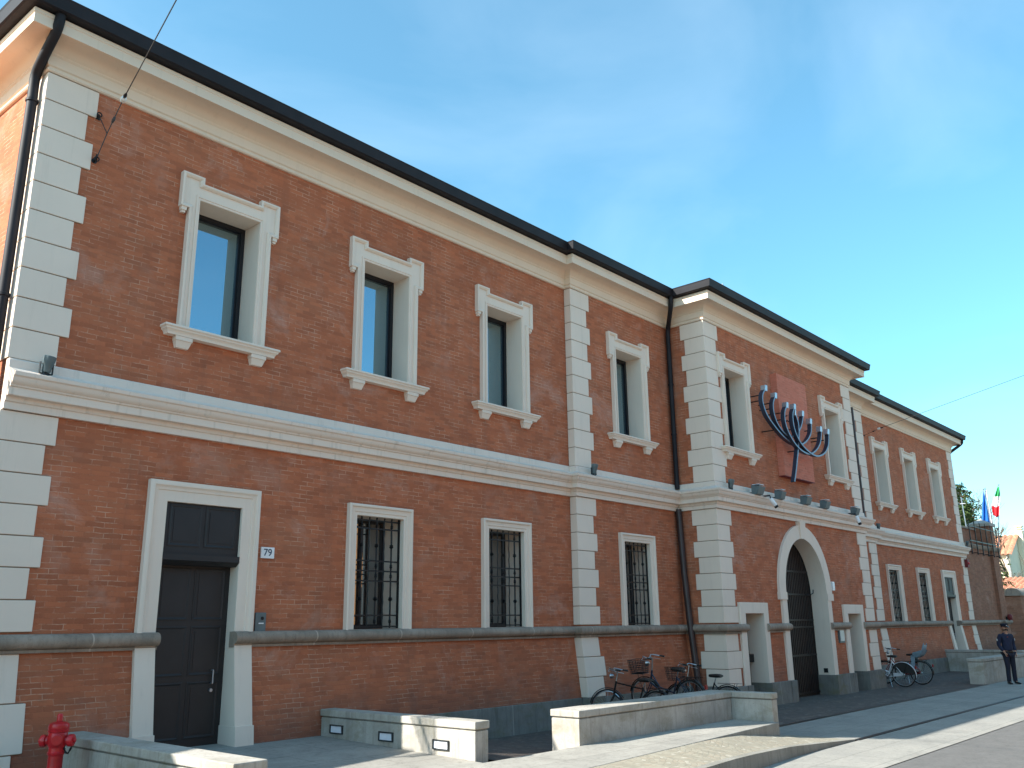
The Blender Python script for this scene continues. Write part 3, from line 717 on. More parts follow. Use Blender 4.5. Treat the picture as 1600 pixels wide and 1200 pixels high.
m = MB(); m.box(21.75, 21.99, YQ-.055, YQ-.045, -.46, -.16); m.build('steel_plate', M_steel, t)
t = on('junction_box', 'small white box on brick beside the arch springing', 'box', 21.57, YQ, .8)
m = MB(); m.box(21.55, 21.68, YQ-.07, YQ, .72, .93); m.build('casing', M_white, t, bev=.006)
m = MB(); m.box(21.565, 21.665, YQ-.078, YQ-.07, .76, .90); m.build('lid', M_lamp, t)
t = on('alarm_box', 'small red alarm box under the string course at far end quoins', 'alarm', 36.85, 0, 2.1)
m = MB(); m.box(36.70, 36.92, -.14, -.03, 1.90, 2.20); m.build('casing', M_redd, t, bev=.01)
m = MB(); m.lathe((36.81, -.14, 2.05), [(.05, 0), (.04, .03), (.02, .045)], (0, -1, 0), 10); m.build('siren_cap', M_red, t)
t = on('info_banner', 'narrow pale blue banner leaning inside the left of the gateway', 'banner', AC-ARI+.08, YQ+.15, G)
m = MB(); m.box(AC-ARI+.03, AC-ARI+.06, YQ-.0, YQ+.28, -1.35, .10); m.build('panel', M_poster, t)
m = MB(); m.box(AC-ARI+.02, AC-ARI+.07, YQ+.10, YQ+.16, -1.65, .12); m.build('stand', M_steel, t)

# floodlight boxes + cameras on the string course
def flood(x, label, big=1, turn=0):
    t = on('floodlight', label, 'floodlight', x, YQ-.2, 2.72, 'box floodlights along the gateway string course')
    m = MB(); w = .135*big; y = YQ-.30
    m.hexa([(x-w*.9, y-.03, 2.64), (x+w*.9, y-.03, 2.64), (x+w*.9, y+.11, 2.62), (x-w*.9, y+.11, 2.62), (x-w, y-.09, 2.80), (x+w, y-.09, 2.80), (x+w, y+.10, 2.84), (x-w, y+.10, 2.84)])
    m.build('housing', M_box, t, bev=.008)
    m = MB(); m.box(x-w*.85, x+w*.85, y-.07, y+.085, 2.842, 2.85); m.build('lens', M_lamp, t)
    m = MB(); m.box(x-.02, x+.02, y+.10, YQ-.03, 2.66, 2.70); m.build('bracket', M_boxd, t)
flood(17.62, 'grey box floodlight with a camera hanging under it, leftmost of the row', 1.1)
flood(18.68, 'small grey box floodlight second from left above the arch', .85)
flood(20.02, 'dark grey box floodlight directly above the keystone side of the arch', 1.0)
flood(21.10, 'small grey box floodlight below the right gateway window', .9)
flood(22.98, 'dark box floodlight at the right end beside a white camera', .8)
def secam(x, label, dx, dz):
    t = on('security_camera', label, 'camera', x, YQ-.3, 2.55, 'security cameras over the gateway')
    a = Vector((dx, -.30, dz)).normalized()
    c = (x, YQ-.40, 2.56)
    m = MB(); m.lathe(c, [(.03, -.02), (.045, 0), (.045, .16), (.042, .165)], a, 14); m.build('barrel', M_white, t, smooth=True)
    m = MB(); m.lathe(tuple(Vector(c)+a*.165), [(.043, 0), (.043, .05), (.035, .052), (.03, .03)], a, 14); m.build('lens_hood', M_iron, t, smooth=True)
    m = MB(); m.tube([(x, YQ-.1, 2.64), (x, YQ-.38, 2.64), c], .018, 8); m.build('bracket', M_boxd, t)
secam(17.95, 'white bullet camera pointing down right under the first floodlight', .45, -.75)
secam(22.72, 'white bullet camera pointing straight down at the right end of the gateway', .05, -.9)
# cup uplighters
def uplight(x, y, label, lean=.1):
    t = on('uplighter', label, 'spotlight', x, y, 2.66, 'cup uplighters standing on the string course')
    m = MB(); m.lathe((x-.02, y, 2.645), [(.05, 0), (.05, .015), (.02, .02), (.018, .06)], n=10); m.build('foot', M_boxd, t, smooth=True)
    ax = (lean, -.12, 1)
    m = MB(); m.lathe((x, y, 2.69), [(.038, 0), (.046, .01), (.048, .07), (.052, .075), (.056, .11), (.062, .12), (.066, .175), (.058, .18), (.056, .15)], ax, 14); m.build('cup', M_box, t, smooth=True)
    m = MB(); m.box(x-.07, x-.062, y-.015, y+.015, 2.68, 2.80); m.box(x+.062, x+.07, y-.015, y+.015, 2.68, 2.80); m.box(x-.07, x+.07, y-.015, y+.015, 2.672, 2.68); m.build('yoke', M_boxd, t)
uplight(3.49, -.17, 'grey cup spotlight on the string course at the near corner quoins')
uplight(13.12, YP-.17, 'grey cup spotlight on the string course at the middle pilaster')
uplight(16.62, YQ-.17, 'grey cup spotlight at the left corner of the gateway block')
uplight(26.45, YP-.17, 'grey cup spotlight in the corner right of the gateway block', -.05)
uplight(27.75, -.17, 'black spotlight at the start of the far wing beside the quoins', -.1)
uplight(36.75, -.2, 'small spotlight on the string course at the far end quoins', 0)

# brick panel + menorah
t = on('brick_panel', 'projecting pinkish red brick panel behind the metal candelabrum', 'panel', 20.13, YQ, 3.27)
m = MB(); m.box(19.32, 20.93, -1.20, YQ, 3.27, 5.72); m.build('brick_slab', M_brick_new, t)
m = MB(); m.box(19.31, 20.94, -1.203, YQ, 3.255, 3.269); m.build('steel_edge', M_redd, t)

# ------------------------------------------------------------------ candelabrum sculpture
t = on('menorah_sculpture', 'large blue grey steel nine-branched candelabrum fixed in front of the brick panel', 'sculpture', 19.8, -1.40, 3.08)
ARMS = [
 ([(18.24,5.06),(18.12,4.93),(18.10,4.73),(18.25,4.49),(18.53,4.31),(18.87,4.15),(19.2,4.05),(19.59,4.00),(19.94,4.05),(20.27,4.19),(20.54,4.41),(20.62,4.66)], -1.34),
 ([(18.69,4.97),(18.57,4.81),(18.56,4.59),(18.68,4.38),(18.90,4.23),(19.17,4.15),(19.45,4.17),(19.74,4.30),(19.99,4.51),(20.14,4.77)], -1.36),
 ([(19.12,4.81),(19.0,4.66),(18.98,4.45),(19.08,4.24),(19.29,4.05),(19.57,3.91),(19.9,3.84),(20.22,3.85),(20.59,4.0),(20.86,4.22),(20.99,4.50)], -1.42),
 ([(19.49,4.83),(19.38,4.67),(19.37,4.44),(19.46,4.23),(19.65,4.05),(19.94,3.92),(20.31,3.84),(20.64,3.85),(21.02,3.98),(21.28,4.21),(21.38,4.50)], -1.44)]
CUPS = [(18.31,5.12),(18.74,5.02),(19.17,4.86),(19.53,4.88),(20.14,4.83),(20.61,4.72),(20.98,4.57),(21.37,4.56)]
CY = [-1.34, -1.36, -1.42, -1.44, -1.36, -1.34, -1.42, -1.44]
def flatbar(m, pts, y, w, d):
    m.sweep(pts, [(-w/2, -d/2), (-w/2, d/2), (w/2, d/2), (w/2, -d/2), (-w/2, -d/2)], lambda p, h: (p[0], y+h, p[1]))
for pts, y in ARMS:
    pp = [(p[0], p[1]) for p in smooth_path([(a, b, 0) for a, b in pts], 4)]
    m = MB(); flatbar(m, pp, y, .026, .095); a = m.build('arm', M_mensteel, t, angle=30)
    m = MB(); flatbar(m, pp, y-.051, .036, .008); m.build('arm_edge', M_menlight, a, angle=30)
sp_ = [(p[0], p[1]) for p in smooth_path([(19.62,4.74,0),(19.72,4.58,0),(19.74,4.39,0),(19.68,4.13,0),(19.58,3.86,0),(19.47,3.6,0),(19.35,3.33,0),(19.22,3.08,0)], 4)]
m = MB(); flatbar(m, sp_, -1.40, .035, .09); st_ = m.build('stem', M_mensteel, t, angle=30)
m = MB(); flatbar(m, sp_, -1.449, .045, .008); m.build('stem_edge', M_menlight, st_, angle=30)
for (x, z), y in list(zip(CUPS, CY))+[((19.62, 4.76), -1.40)]:
    m = MB(); k = .065 if x != 19.62 else .04
    m.hexa([(x-k, y-.055, z-.07), (x+k*.8, y-.055, z-.07), (x+k*.8, y+.055, z-.07), (x-k, y+.055, z-.07), (x-k*.6, y-.06, z+.07), (x+k, y-.06, z+.07), (x+k, y+.06, z+.07), (x-k*.6, y+.06, z+.07)])
    m.build('candle_cup', M_steel, t, bev=.006)
for x, z in [(18.12,4.93),(18.14,4.81),(18.57,4.82),(18.60,4.70),(18.62,4.20),(19.0,4.66),(19.0,4.5),(19.38,4.66),(19.38,4.54),(19.74,4.60),(19.74,4.40),(20.62,4.50),(20.95,4.36),(20.95,4.28),(21.36,4.36),(19.55,3.84)]:
    m = MB(); yw = -1.20 if 19.32 < x < 20.93 else YQ
    m.tube([(x, -1.36, z), (x, yw, z)], .014, 6); m.build('wall_bracket', M_iron, t)
m = MB(); m.box(19.30, 19.52, -1.36, -1.20, 4.13, 4.19); m.build('tie_plate', M_menlight, t)

# ------------------------------------------------------------------ span wires
def wire(name, label, anchors, joint, ins, end):
    t = on(name, label, 'cable', *anchors[0], group='span wires anchored to the facade')
    for a in anchors:
        m = MB(); m.lathe((a[0], a[1]+.02, a[2]), [(.035, 0), (.035, .02), (.016, .025), (.016, .07)], (0, -1, 0), 10)
        ring = [(a[0]+.028*math.cos(k*.7), a[1]-.07, a[2]+.028*math.sin(k*.7)) for k in range(10)]; m.tube(ring, .008, 6)
        b = Vector(a)+(Vector(joint)-Vector(a))*.22; m.tube([(a[0], a[1]-.05, a[2]), tuple(b)], .014, 6)
        m.build('wall_anchor', M_iron, t)
        m = MB(); m.tube([(a[0], a[1]-.05, a[2]), joint], .006, 5); m.build('stay_wire', M_copper, t)
    v = Vector(ins)-Vector(joint); m = MB(); m.tube([joint, ins], .006, 5)
    m.lathe(tuple(Vector(joint)+v*.4), [(.012, -.04), (.02, 0), (.012, .04)], v, 8); m.build('stay_wire', M_copper, t)
    d = (Vector(end)-Vector(ins)).normalized()
    m = MB(); m.lathe(ins, [(.015, -.05), (.034, -.035), (.036, -.01), (.022, 0), (.036, .01), (.034, .035), (.015, .05)], d, 10); m.build('insulator', M_porc, t, smooth=True)
    m = MB(); m.lathe(tuple(Vector(ins)+d*.10), [(.012, -.05), (.022, 0), (.012, .05)], d, 8); m.build('shackle', M_iron, t)
    m = MB(); n = 24; pts = []
    for i in range(n+1):
        f = i/n; p = Vector(ins).lerp(Vector(end), f); pts.append((p.x, p.y, p.z-.12*math.sin(math.pi*f)*0))
    m.tube(pts, .0065, 5); m.build('cable_run', M_copper, t)
wire('span_wire', 'thin overhead wire with white insulator anchored by the near corner quoins', [(3.78, 0, 5.41), (3.75, 0, 5.99)], (3.83, -.15, 5.74), (3.89, -.35, 6.14), (1.05, -13.6, 5.95))
wire('span_wire', 'thin overhead wire crossing the sky from the far wing of the museum', [(27.78, 0, 5.63)], (27.70, -.28, 5.67), (27.55, -.62, 5.73), (26.35-(27.55-26.35)*.0, -5.0, 6.33))
# run the far wire on across the street
m = MB(); m.tube([(26.35, -5.0, 6.33), (24.45, -12.0, 7.29)], .0065, 5); o = m.build('cable_run', M_copper, bpy.data.objects['span_wire.001'])

# ------------------------------------------------------------------ GROUND
m = MB(); m.quad((-260, -260, G-.02), (380, -260, G-.02), (380, 380, G-.02), (-260, 380, G-.02)); struct(m.build('ground', M_asph))
m = MB(); m.quad((-60, -12.6, G-.012), (160, -12.6, G-.012), (160, -5.78, G-.012), (-60, -5.78, G-.012)); struct(m.build('road', M_asph))
m = MB(); m.quad((-60, -5.78, G-.004), (160, -5.78, G-.004), (160, -4.60, G-.004), (-60, -4.60, G-.004)); struct(m.build('road_stone_band', M_pave))
m = MB(); m.quad((13.5, -4.54, G), (160, -4.54, G), (160, -2.93, G), (12.6, -2.93, G), (12.6, -4.03, G)); struct(m.build('pavement', M_pave))
m = MB(); m.quad((13.3, -4.61, G-.03), (160, -4.61, G-.03), (160, -4.53, G-.03), (13.3, -4.53, G-.03)); struct(m.build('slot_drain_bed', M_iron))
for name, ya, yb, xa in (('slot_drain', -4.615, -4.535, 13.45), ('slot_drain', -2.955, -2.865, 12.9)):
    m = MB(); m.box(xa, 60 if ya < -4 else 26.5, ya, yb, G-.02, G+.005); tag(m.build(name, M_iron), 'dark slot drain along the street edge' if ya < -4 else 'dark slot drain between cobbles and light paving', 'drain', kind='structure')
m = MB(); m.quad((10.5, -2.885, G), (26.5, -2.885, G), (37.5, -2.885, G), (37.5, .3, G), (10.5, .3, G)); struct(m.build('cobbled_pavement', M_cobd))
m = MB(); m.quad((7.53, -3.0, -1.40), (10.5, -3.0, G), (10.5, .3, G), (7.53, .3, -1.40)); struct(m.build('cobbled_ramp', M_cobd))
m = MB(); m.box(10.45, 12.60, -3.02, -2.884, G-.01, G+.0); struct(m.build('wall_footing', M_slab))
# landing in front of door 79, apron slab, outer cobbles, kerb
m = MB(); m.hexa([(4.34, -3.05, -1.8), (7.31, -3.05, -1.8), (7.31, .2, -1.8), (4.34, .2, -1.8), (4.34, -3.05, -1.402), (7.31, -3.05, -1.402), (7.31, .2, -1.31), (4.34, .2, -1.31)]); struct(m.build('door_landing', M_slab))
m = MB(); poly = [(-6, -3.05), (12.67, -3.05), (12.67, -3.78), (8.0, -4.12), (-6, -4.9)]
m.prism(poly, lambda p, z: (p[0], p[1], z), -1.8, -1.392); struct(m.build('apron_slab', M_slab, bev=.008))
m = MB(); m.box(-6, 4.0, -3.05, .2, -1.8, -1.46); struct(m.build('side_pavement', M_slab))
ks = [(-8, -7.0, -1.40), (0, -6.3, -1.40), (3, -5.85, -1.40), (7, -5.2, -1.40), (8.64, -4.96, -1.43), (9.49, -4.80, -1.46), (10.18, -4.69, -1.49), (11.29, -4.60, -1.53), (12.16, -4.57, -1.58), (13.5, -4.56, -1.652)]
def slabline(x):
    y = -3.78-(12.67-x)*.0728 if x > 8 else -4.12-(8-x)*.0557
    z = -1.397 if x < 10.4 else (-1.397-(x-10.4)*.03 if x < 11.2 else -1.42-(x-11.2)*.105)
    return y, max(z, -1.652)
m = MB(); sub = 6
for i in range(len(ks)-1):
    for j in range(3):
        f0, f1 = j/3, (j+1)/3
        A = [ks[i][c]+(ks[i+1][c]-ks[i][c])*f0 for c in range(3)]; B = [ks[i][c]+(ks[i+1][c]-ks[i][c])*f1 for c in range(3)]
        ya, za = slabline(A[0]); yb, zb = slabline(B[0])
        if A[0] > 12.67: ya, yb = -3.6, -3.6
        m.quad((A[0], A[1]+.10, A[2]), (B[0], B[1]+.10, B[2]), (B[0], yb+.02, zb), (A[0], ya+.02, za))
struct(m.build('outer_cobbles', M_cob))
m = MB()
for i in range(len(ks)-1):
    a, b = ks[i], ks[i+1]
    m.hexa([(a[0], a[1], -1.75), (b[0], b[1], -1.75), (b[0], b[1]+.12, -1.75), (a[0], a[1]+.12, -1.75), (a[0], a[1]+.012, a[2]+.006), (b[0], b[1]+.012, b[2]+.006), (b[0], b[1]+.12, b[2]+.006), (a[0], a[1]+.12, a[2]+.006)])
struct(m.build('kerb', M_kerb))
m = MB(); m.box(29.6, 30.4, -1.9, -1.75, G, G+.004); tag(m.build('drain_grate', M_iron), 'small dark drain grate in the cobbles before the far landing', 'drain')

# ------------------------------------------------------------------ low concrete walls
def lowwall(label, x0, x1, y0, y1, zb, zt=-1.0, extra=()):
    t = thing('concrete_wall', W((x0+x1)/2, (y0+y1)/2, zb), label, 'low wall', 'low concrete walls along the pavement')
    segs = [(x0, x1, y0, y1)]+list(extra)
    m = MB()
    for (a, b, c, d) in segs: m.box(a+.012, b-.012, c+.012, d-.012, zb-.1, zt-.098)
    m.build('wall_body', M_conc, t, bev=.008)
    m = MB()
    for (a, b, c, d) in segs: m.box(a+.022, b-.022, c+.022, d-.022, zt-.099, zt-.080)
    m.build('shadow_joint', M_plinth, t)
    for (a, b, c, d) in segs:
        m = MB(); m.box(a, b, c, d, zt-.081, zt); m.build('coping', M_conc_clean if 0 else M_conc, t, bev=.012)
    return t
lowwall('low concrete wall end nearest the camera, right of the red hydrant', 4.02, 4.33, -3.50, -.12, -1.5)
wB = lowwall('low concrete wall with three recessed step lights in its side', 7.30, 7.53, -2.90, -.14, -1.42)
for k, (y0, y1, z0, z1) in enumerate([(-.61, -.354, -1.262, -1.185), (-1.557, -1.30, -1.285, -1.205), (-2.493, -2.235, -1.312, -1.225)]):
    zc = (z0+z1)/2; h = .052
    lab = ('recessed step light nearest the brick wall', 'middle recessed step light in the low concrete wall', 'recessed step light nearest the end of the low wall')[k]
    m = MB(); x = 7.312
    for (ya, yb, za, zb) in ((y0, y0+.014, zc-h, zc+h), (y1-.014, y1, zc-h, zc+h), (y0+.014, y1-.014, zc+h-.013, zc+h), (y0+.014, y1-.014, zc-h, zc-h+.013)): m.box(x-.022, x+.01, ya, yb, za, zb)
    o = m.build('step_light', M_boxd, wB, bev=.003); o['label'] = lab
    m = MB(); m.box(x-.008, x+.004, y0+.014, y1-.014, zc-h+.013, zc+h-.013); m.build('diffuser', M_lamp, o)
lowwall('long low concrete wall in front of the parked black bicycles', 8.93, 12.67, -3.05, -2.60, -1.5, extra=[(12.672, 12.86, -3.70, -2.60)])
lowwall('low concrete wall perpendicular to the far doorway, behind the guard', 32.72, 32.95, -2.45, -.10, -1.65, -.96)
lowwall('long low concrete wall directly behind the standing guard', 26.50, 31.3, -2.90, -2.5, -1.65, -1.0)
m = MB(); m.box(32.96, 36.0, -2.6, .1, -1.8, -1.31); struct(m.build('door_landing', M_slab))
m = MB(); m.box(36.0, 41.6, -2.9, -2.6, -1.65, -.95); tag(m.build('concrete_wall', M_conc, bev=.01), 'distant low concrete wall beyond the guard at the far corner', 'low wall', 'low concrete walls along the pavement')

# ------------------------------------------------------------------ hydrant
hy = W(3.72, -.98, -1.46)
t = thing('fire_hydrant', hy, 'red cast iron fire hydrant at the near corner of the museum', 'hydrant')
Z0 = W(0, 0, -.742).z-hy.z-.0   # top height above base
def HB(): return MB(units=False)
def hp(x, y, z): return (hy.x+x, hy.y+y, hy.z+z)
top = W(0, 0, -.742).z-hy.z
m = HB(); m.lathe(hp(0, 0, 0), [(.13, 0), (.13, .03), (.085, .04), (.078, .06), (.074, top-.42), (.088, top-.40), (.088, top-.385), (.080, top-.375), (.078, top-.33)], n=24); m.build('barrel', M_red, t, angle=35)
m = HB(); m.lathe(hp(0, 0, top-.34), [(.080, 0), (.095, .03), (.100, .09), (.098, .14), (.092, .155), (.088, .16)], n=24); m.build('body', M_red, t, angle=35)
m = HB(); m.lathe(hp(0, 0, top-.185), [(.090, 0), (.104, .004), (.106, .018), (.100, .022), (.103, .03), (.106, .06), (.098, .085), (.07, .10), (.045, .105), (.030, .11), (.030, .165), (.022, .185)], n=24); m.build('bonnet', M_red, t, angle=35)
u = Vector((.79, -.61, 0)).normalized()
# nozzles face along the street-parallel direction seen side on
nd = Vector((.72, -.69, 0)).normalized()
for s in (-1, 1):
    c = hp(*(nd*s*.07)[:2], top-.27); m = HB(); m.lathe(c, [(.045, 0), (.045, .045), (.062, .047), (.064, .085), (.058, .098), (.022, .10), (.022, .118)], nd*s, 18); m.build('nozzle_cap', M_red, t, angle=35)
fd = Vector((-.45, -.89, 0)).normalized()
m = HB(); m.lathe(hp(fd.x*.07, fd.y*.07, top-.26), [(.052, 0), (.052, .02), (.058, .022), (.058, .034), (.05, .04)], fd, 18); m.build('nozzle_cap', M_red, t, angle=35)
m = HB(); ch = []
for i in range(9):
    f = i/8; ch.append(hp(nd.x*(.07+.085*f), nd.y*(.07+.085*f)-.01, top-.335-.075*math.sin(math.pi*f)+.02*f))
for i in range(8):
    m.tube([ch[i], ch[i+1]], .007 if i % 2 else .011, 6)
m.build('cap_chain', M_iron, t)

# ------------------------------------------------------------------ bicycles
def bicycle(loc, yaw, lean, paint, label, basket=None, seat_child=False, skirt=False, straight=True, steer=.25, bars=M_chrome, hb=1.05):
    """local frame: x forward, z up, metres, wheels on z=0"""
    t = thing('bicycle', loc, label, 'bicycle', 'bicycles parked against the museum'); t.rotation_euler = (lean, 0, yaw)
    def mk(): return MB(units=False)
    def bd(mb, name, mat, parent, **k):      # geometry is local to the bicycle
        me_parent = parent; org = Vector((0, 0, 0))
        save = []
        q = parent
        while q: save.append((q, q.location.copy())); q = q.parent
        for q, l in save: q.location = (0, 0, 0)
        o = mb.build(name, mat, parent, **k)
        for q, l in save: q.location = l
        return o
    r = .345; xr, xf = -.52, .56
    st = Vector((math.cos(steer), math.sin(steer), 0))
    def wheel(x, ang):
        d = Vector((math.cos(ang), math.sin(ang), 0)); c = Vector((x, 0, r)); ax = Vector((-d.y, d.x, 0))
        n = 36; pt = lambda rad, a, off=0: c+d*rad*math.cos(a)+Vector((0, 0, rad*math.sin(a)))+ax*off
        w = mk(); ring = [tuple(pt(r-.018, 2*math.pi*k/n)) for k in range(n+1)]; w.tube(ring, .019, 8, caps=False); w_ = bd(w, 'wheel', M_rubber, t, smooth=True)
        w = mk(); ring = [tuple(pt(r-.042, 2*math.pi*k/n)) for k in range(n+1)]; w.tube(ring, .011, 6, caps=False); bd(w, 'rim', M_chrome, w_, smooth=True)
        w = mk()
        for k in range(28):
            a = 2*math.pi*k/28; w.tube([tuple(pt(.03, a+.5*(1 if k % 2 else -1), .03 if k % 2 else -.03)), tuple(pt(r-.045, a))], .0013, 3, caps=False)
        bd(w, 'spokes', M_chrome, w_)
        w = mk(); w.lathe(tuple(c), [(.028, -.045), (.028, .045)], ax, 12); w.lathe(tuple(c), [(.008, -.07), (.008, .07)], ax, 8); bd(w, 'hub', M_chrome, w_, smooth=True)
        w = mk(); f = []
        a0, a1 = (R(-10), R(165)) if x < 0 else (R(5), R(160))
        A0, A1 = (R(20), R(190)) if x < 0 else (R(-8+20), R(150))
        N_ = 18; pr = []
        for k in range(N_+1):
            a = A0+(A1-A0)*k/N_; pr.append([pt(r+.028-.012*abs(o), a, o*.026) for o in (-1, -.5, 0, .5, 1)])
        vs = [v for g_ in pr for v in g_]; fs = [(i*5+j, i*5+j+1, (i+1)*5+j+1, (i+1)*5+j) for i in range(N_) for j in range(4)]
        w.raw(vs, fs); fo_ = bd(w, 'mudguard', M_whitep if paint is M_whitep else M_blackp, t, smooth=True)
        sm = fo_.modifiers.new('thick', 'SOLIDIFY'); sm.thickness = .003
        if x < 0 and skirt:
            w = mk(); poly = [pt(r+.015, R(35)+(R(140))*k/14) for k in range(15)]+[pt(.05, R(100))]
            for o in (-.032, .032): w.raw([p+ax*o for p in poly], [tuple(range(len(poly)))])
            so2 = bd(w, 'skirt_guard', M_rubber, t); so2.modifiers.new('thick', 'SOLIDIFY').thickness = .004
        return c
    cr_, cf = wheel(xr, 0), wheel(xf, steer)
    bb = Vector((-.08, 0, .29)); stop = Vector((-.24, 0, .74)); hd_t = Vector((.36, 0, .84)); hd_b = Vector((.42, 0, .60))
    f = mk()
    if straight: f.tube([tuple(stop+Vector((.02, 0, -.03))), tuple(hd_t+Vector((.01, 0, -.03)))], .014, 10)
    else: f.tube([tuple(bb+Vector((-.04, 0, .14))), (.2, 0, .52), tuple(hd_t+Vector((.02, 0, -.06)))], .015, 10)
    f.tube([tuple(bb), tuple(stop)], .015, 10); f.tube([tuple(bb), tuple(hd_b)], .017, 10); f.tube([tuple(hd_t), tuple(hd_b)], .019, 10)
    for s in (-1, 1):
        f.tube([tuple(bb+Vector((0, s*.02, 0))), (xr, s*.055, r)], .009, 8); f.tube([tuple(stop+Vector((0, s*.012, -.03))), (xr, s*.055, r)], .008, 8)
    fo_ = bd(f, 'frame', paint, t, smooth=True)
    f = mk(); ax = Vector((-st.y, st.x, 0)); fc_ = Vector((hd_b.x+.0, 0, hd_b.z))
    for s in (-1, 1):
        f.tube([tuple(fc_+ax*s*.01), tuple(fc_+ax*s*.045+Vector((0, 0, -.03))), tuple(Vector((xf-.06*st.x, -.06*st.y, r+.1))+ax*s*.05), tuple(cf+ax*s*.055)], .010, 8)
    bd(f, 'fork', paint, t, smooth=True)
    # stem and bars
    sb = hd_t; stp = hd_t+Vector((-.04, 0, hb-.86)); f = mk(); f.tube([tuple(sb), tuple(stp), tuple(stp+st*.07)], .012, 8)
    c = stp+st*.07
    path = [c+ax*(s_*w_)+st*b_+Vector((0, 0, z_)) for s_, w_, b_, z_ in ((-1, .27, -.20, .0), (-1, .26, -.06, .02), (-1, .17, .05, .045), (-1, .06, .03, .0), (1, .06, .03, .0), (1, .17, .05, .045), (1, .26, -.06, .02), (1, .27, -.20, .0))]
    f.tube([tuple(p) for p in smooth_path([tuple(p) for p in path], 3)], .011, 8); hbar = bd(f, 'handlebar', bars, t, smooth=True)
    for s in (0, -1):
        a, b = path[s], path[1 if s == 0 else -2]; f = mk(); f.tube([tuple(a), tuple(a.lerp(b, .75))], .017, 8); bd(f, 'grip', M_leather, hbar, smooth=True)
    f = mk()
    for s in (-1, 1): f.tube([tuple(c+ax*s*.15+st*.06+Vector((0, 0, .02))), tuple(c+ax*s*.22+st*.06+Vector((0, 0, -.02))), tuple(c+ax*s*.25-st*.12+Vector((0, 0, -.05)))], .005, 6)
    bd(f, 'brake_lever', M_chrome, hbar)
    f = mk(); f.lathe(tuple(c+st*.06+Vector((0, 0, -.10))), [(.02, -.05), (.045, -.02), (.05, .02), (.044, .025)], st, 14); bd(f, 'headlight', M_chrome, t, smooth=True)
    # saddle
    f = mk(); sp2 = stop+Vector((-.035, 0, .10)); f.tube([tuple(stop), tuple(sp2)], .012, 8); so3 = bd(f, 'seat_post', M_chrome, t, smooth=True)
    f = mk(); prof_ = [(-.14, .085, .03), (-.11, .105, .045), (-.04, .095, .05), (.03, .05, .045), (.09, .025, .04), (.135, .018, .03)]; rings = []
    for (x, w_, h) in prof_:
        rings.append([Vector((sp2.x+x+.02, w_*math.cos(a), sp2.z+.03+h*math.sin(a)*.8)) for a in [2*math.pi*k/12 for k in range(12)]])
    vs = [v for g_ in rings for v in g_]; f.raw(vs, [(i*12+j, i*12+(j+1) % 12, (i+1)*12+(j+1) % 12, (i+1)*12+j) for i in range(5) for j in range(12)]+[tuple(range(12)), tuple(60+j for j in range(12))])
    bd(f, 'saddle', M_leather, t, smooth=True)
    # crank, chain guard
    f = mk(); f.lathe(tuple(bb+Vector((0, -.045, 0))), [(.085, 0), (.085, .006)], (0, 1, 0), 20); cg = bd(f, 'crankset', M_chrome, t)
    f = mk(); f.tube([tuple(bb+Vector((0, -.06, 0))), tuple(bb+Vector((.12, -.065, -.12)))], .009, 6); f.tube([tuple(bb+Vector((0, .06, 0))), tuple(bb+Vector((-.12, .065, .12)))], .009, 6)
    f.tube([tuple(bb+Vector((.12, -.065, -.12))), tuple(bb+Vector((.12, -.15, -.12)))], .016, 6); f.tube([tuple(bb+Vector((-.12, .065, .12))), tuple(bb+Vector((-.12, .15, .12)))], .016, 6); bd(f, 'pedal', M_rubber, cg)
    f = mk(); f.raw([Vector(p) for p in [(bb.x+.1, -.052, bb.z), (bb.x+.06, -.052, bb.z+.1), (bb.x-.05, -.052, bb.z+.11), (xr, -.052, r+.04), (xr-.03, -.052, r), (xr, -.052, r-.035), (bb.x-.05, -.052, bb.z-.02)]], [(0, 1, 2, 3, 4, 5, 6)])
    q = bd(f, 'chain_guard', paint if skirt else M_blackp, t); q.modifiers.new('thick', 'SOLIDIFY').thickness = .006
    f = mk(); f.tube([(-.12, .03, .27), (-.20, .16, .01)], .008, 6); bd(f, 'kickstand', M_chrome, t)
    # rear rack
    f = mk()
    for s in (-1, 1): f.tube([(-.33, s*.05, .73), (-.78, s*.055, .73), (-.80, s*.05, .73)], .005, 5); f.tube([(-.70, s*.055, .73), (xr, s*.06, r)], .005, 5)
    for x in (-.38, -.5, -.62, -.78): f.tube([(x, -.05, .73), (x, .05, .73)], .004, 5)
    bd(f, 'rear_rack', M_blackp, t)
    f = mk(); f.box(-.90, -.87, -.03, .03, .52, .60); bd(f, 'tail_light', M_redp, t)
    if basket:
        f = mk(); b0 = c+st*.12+Vector((0, 0, -.30)); bw, bl, bh = .17, .30, .26
        def q(a, b, z, k=1.0): return tuple(b0+ax*(a*bw*(.8+.2*z/bh))+st*(b*bl*(.85+.15*z/bh))+Vector((0, 0, z)))
        for z in (0, .04, .085, .13, .175, .22, bh):
            f.tube([q(-1, 0, z), q(1, 0, z), q(1, 1, z), q(-1, 1, z), q(-1, 0, z)], .006 if z in (0, bh) else .0042, 4)
        for i in range(9):
            u_ = -1+2*i/8
            f.tube([q(u_, 0, 0), q(u_, 0, bh)], .0038, 3); f.tube([q(u_, 1, 0), q(u_, 1, bh)], .0038, 3); f.tube([q(u_, 0, 0), q(u_, 1, 0)], .0038, 3)
            f.tube([q(-1, (u_+1)/2, 0), q(-1, (u_+1)/2, bh)], .0038, 3); f.tube([q(1, (u_+1)/2, 0), q(1, (u_+1)/2, bh)], .0038, 3); f.tube([q(-1, (u_+1)/2, 0), q(1, (u_+1)/2, 0)], .0038, 3)
        for s in (-1, 1): f.tube([q(s*.7, .5, 0), tuple(cf+ax*s*.06)], .005, 5)
        bd(f, 'basket', basket, t)
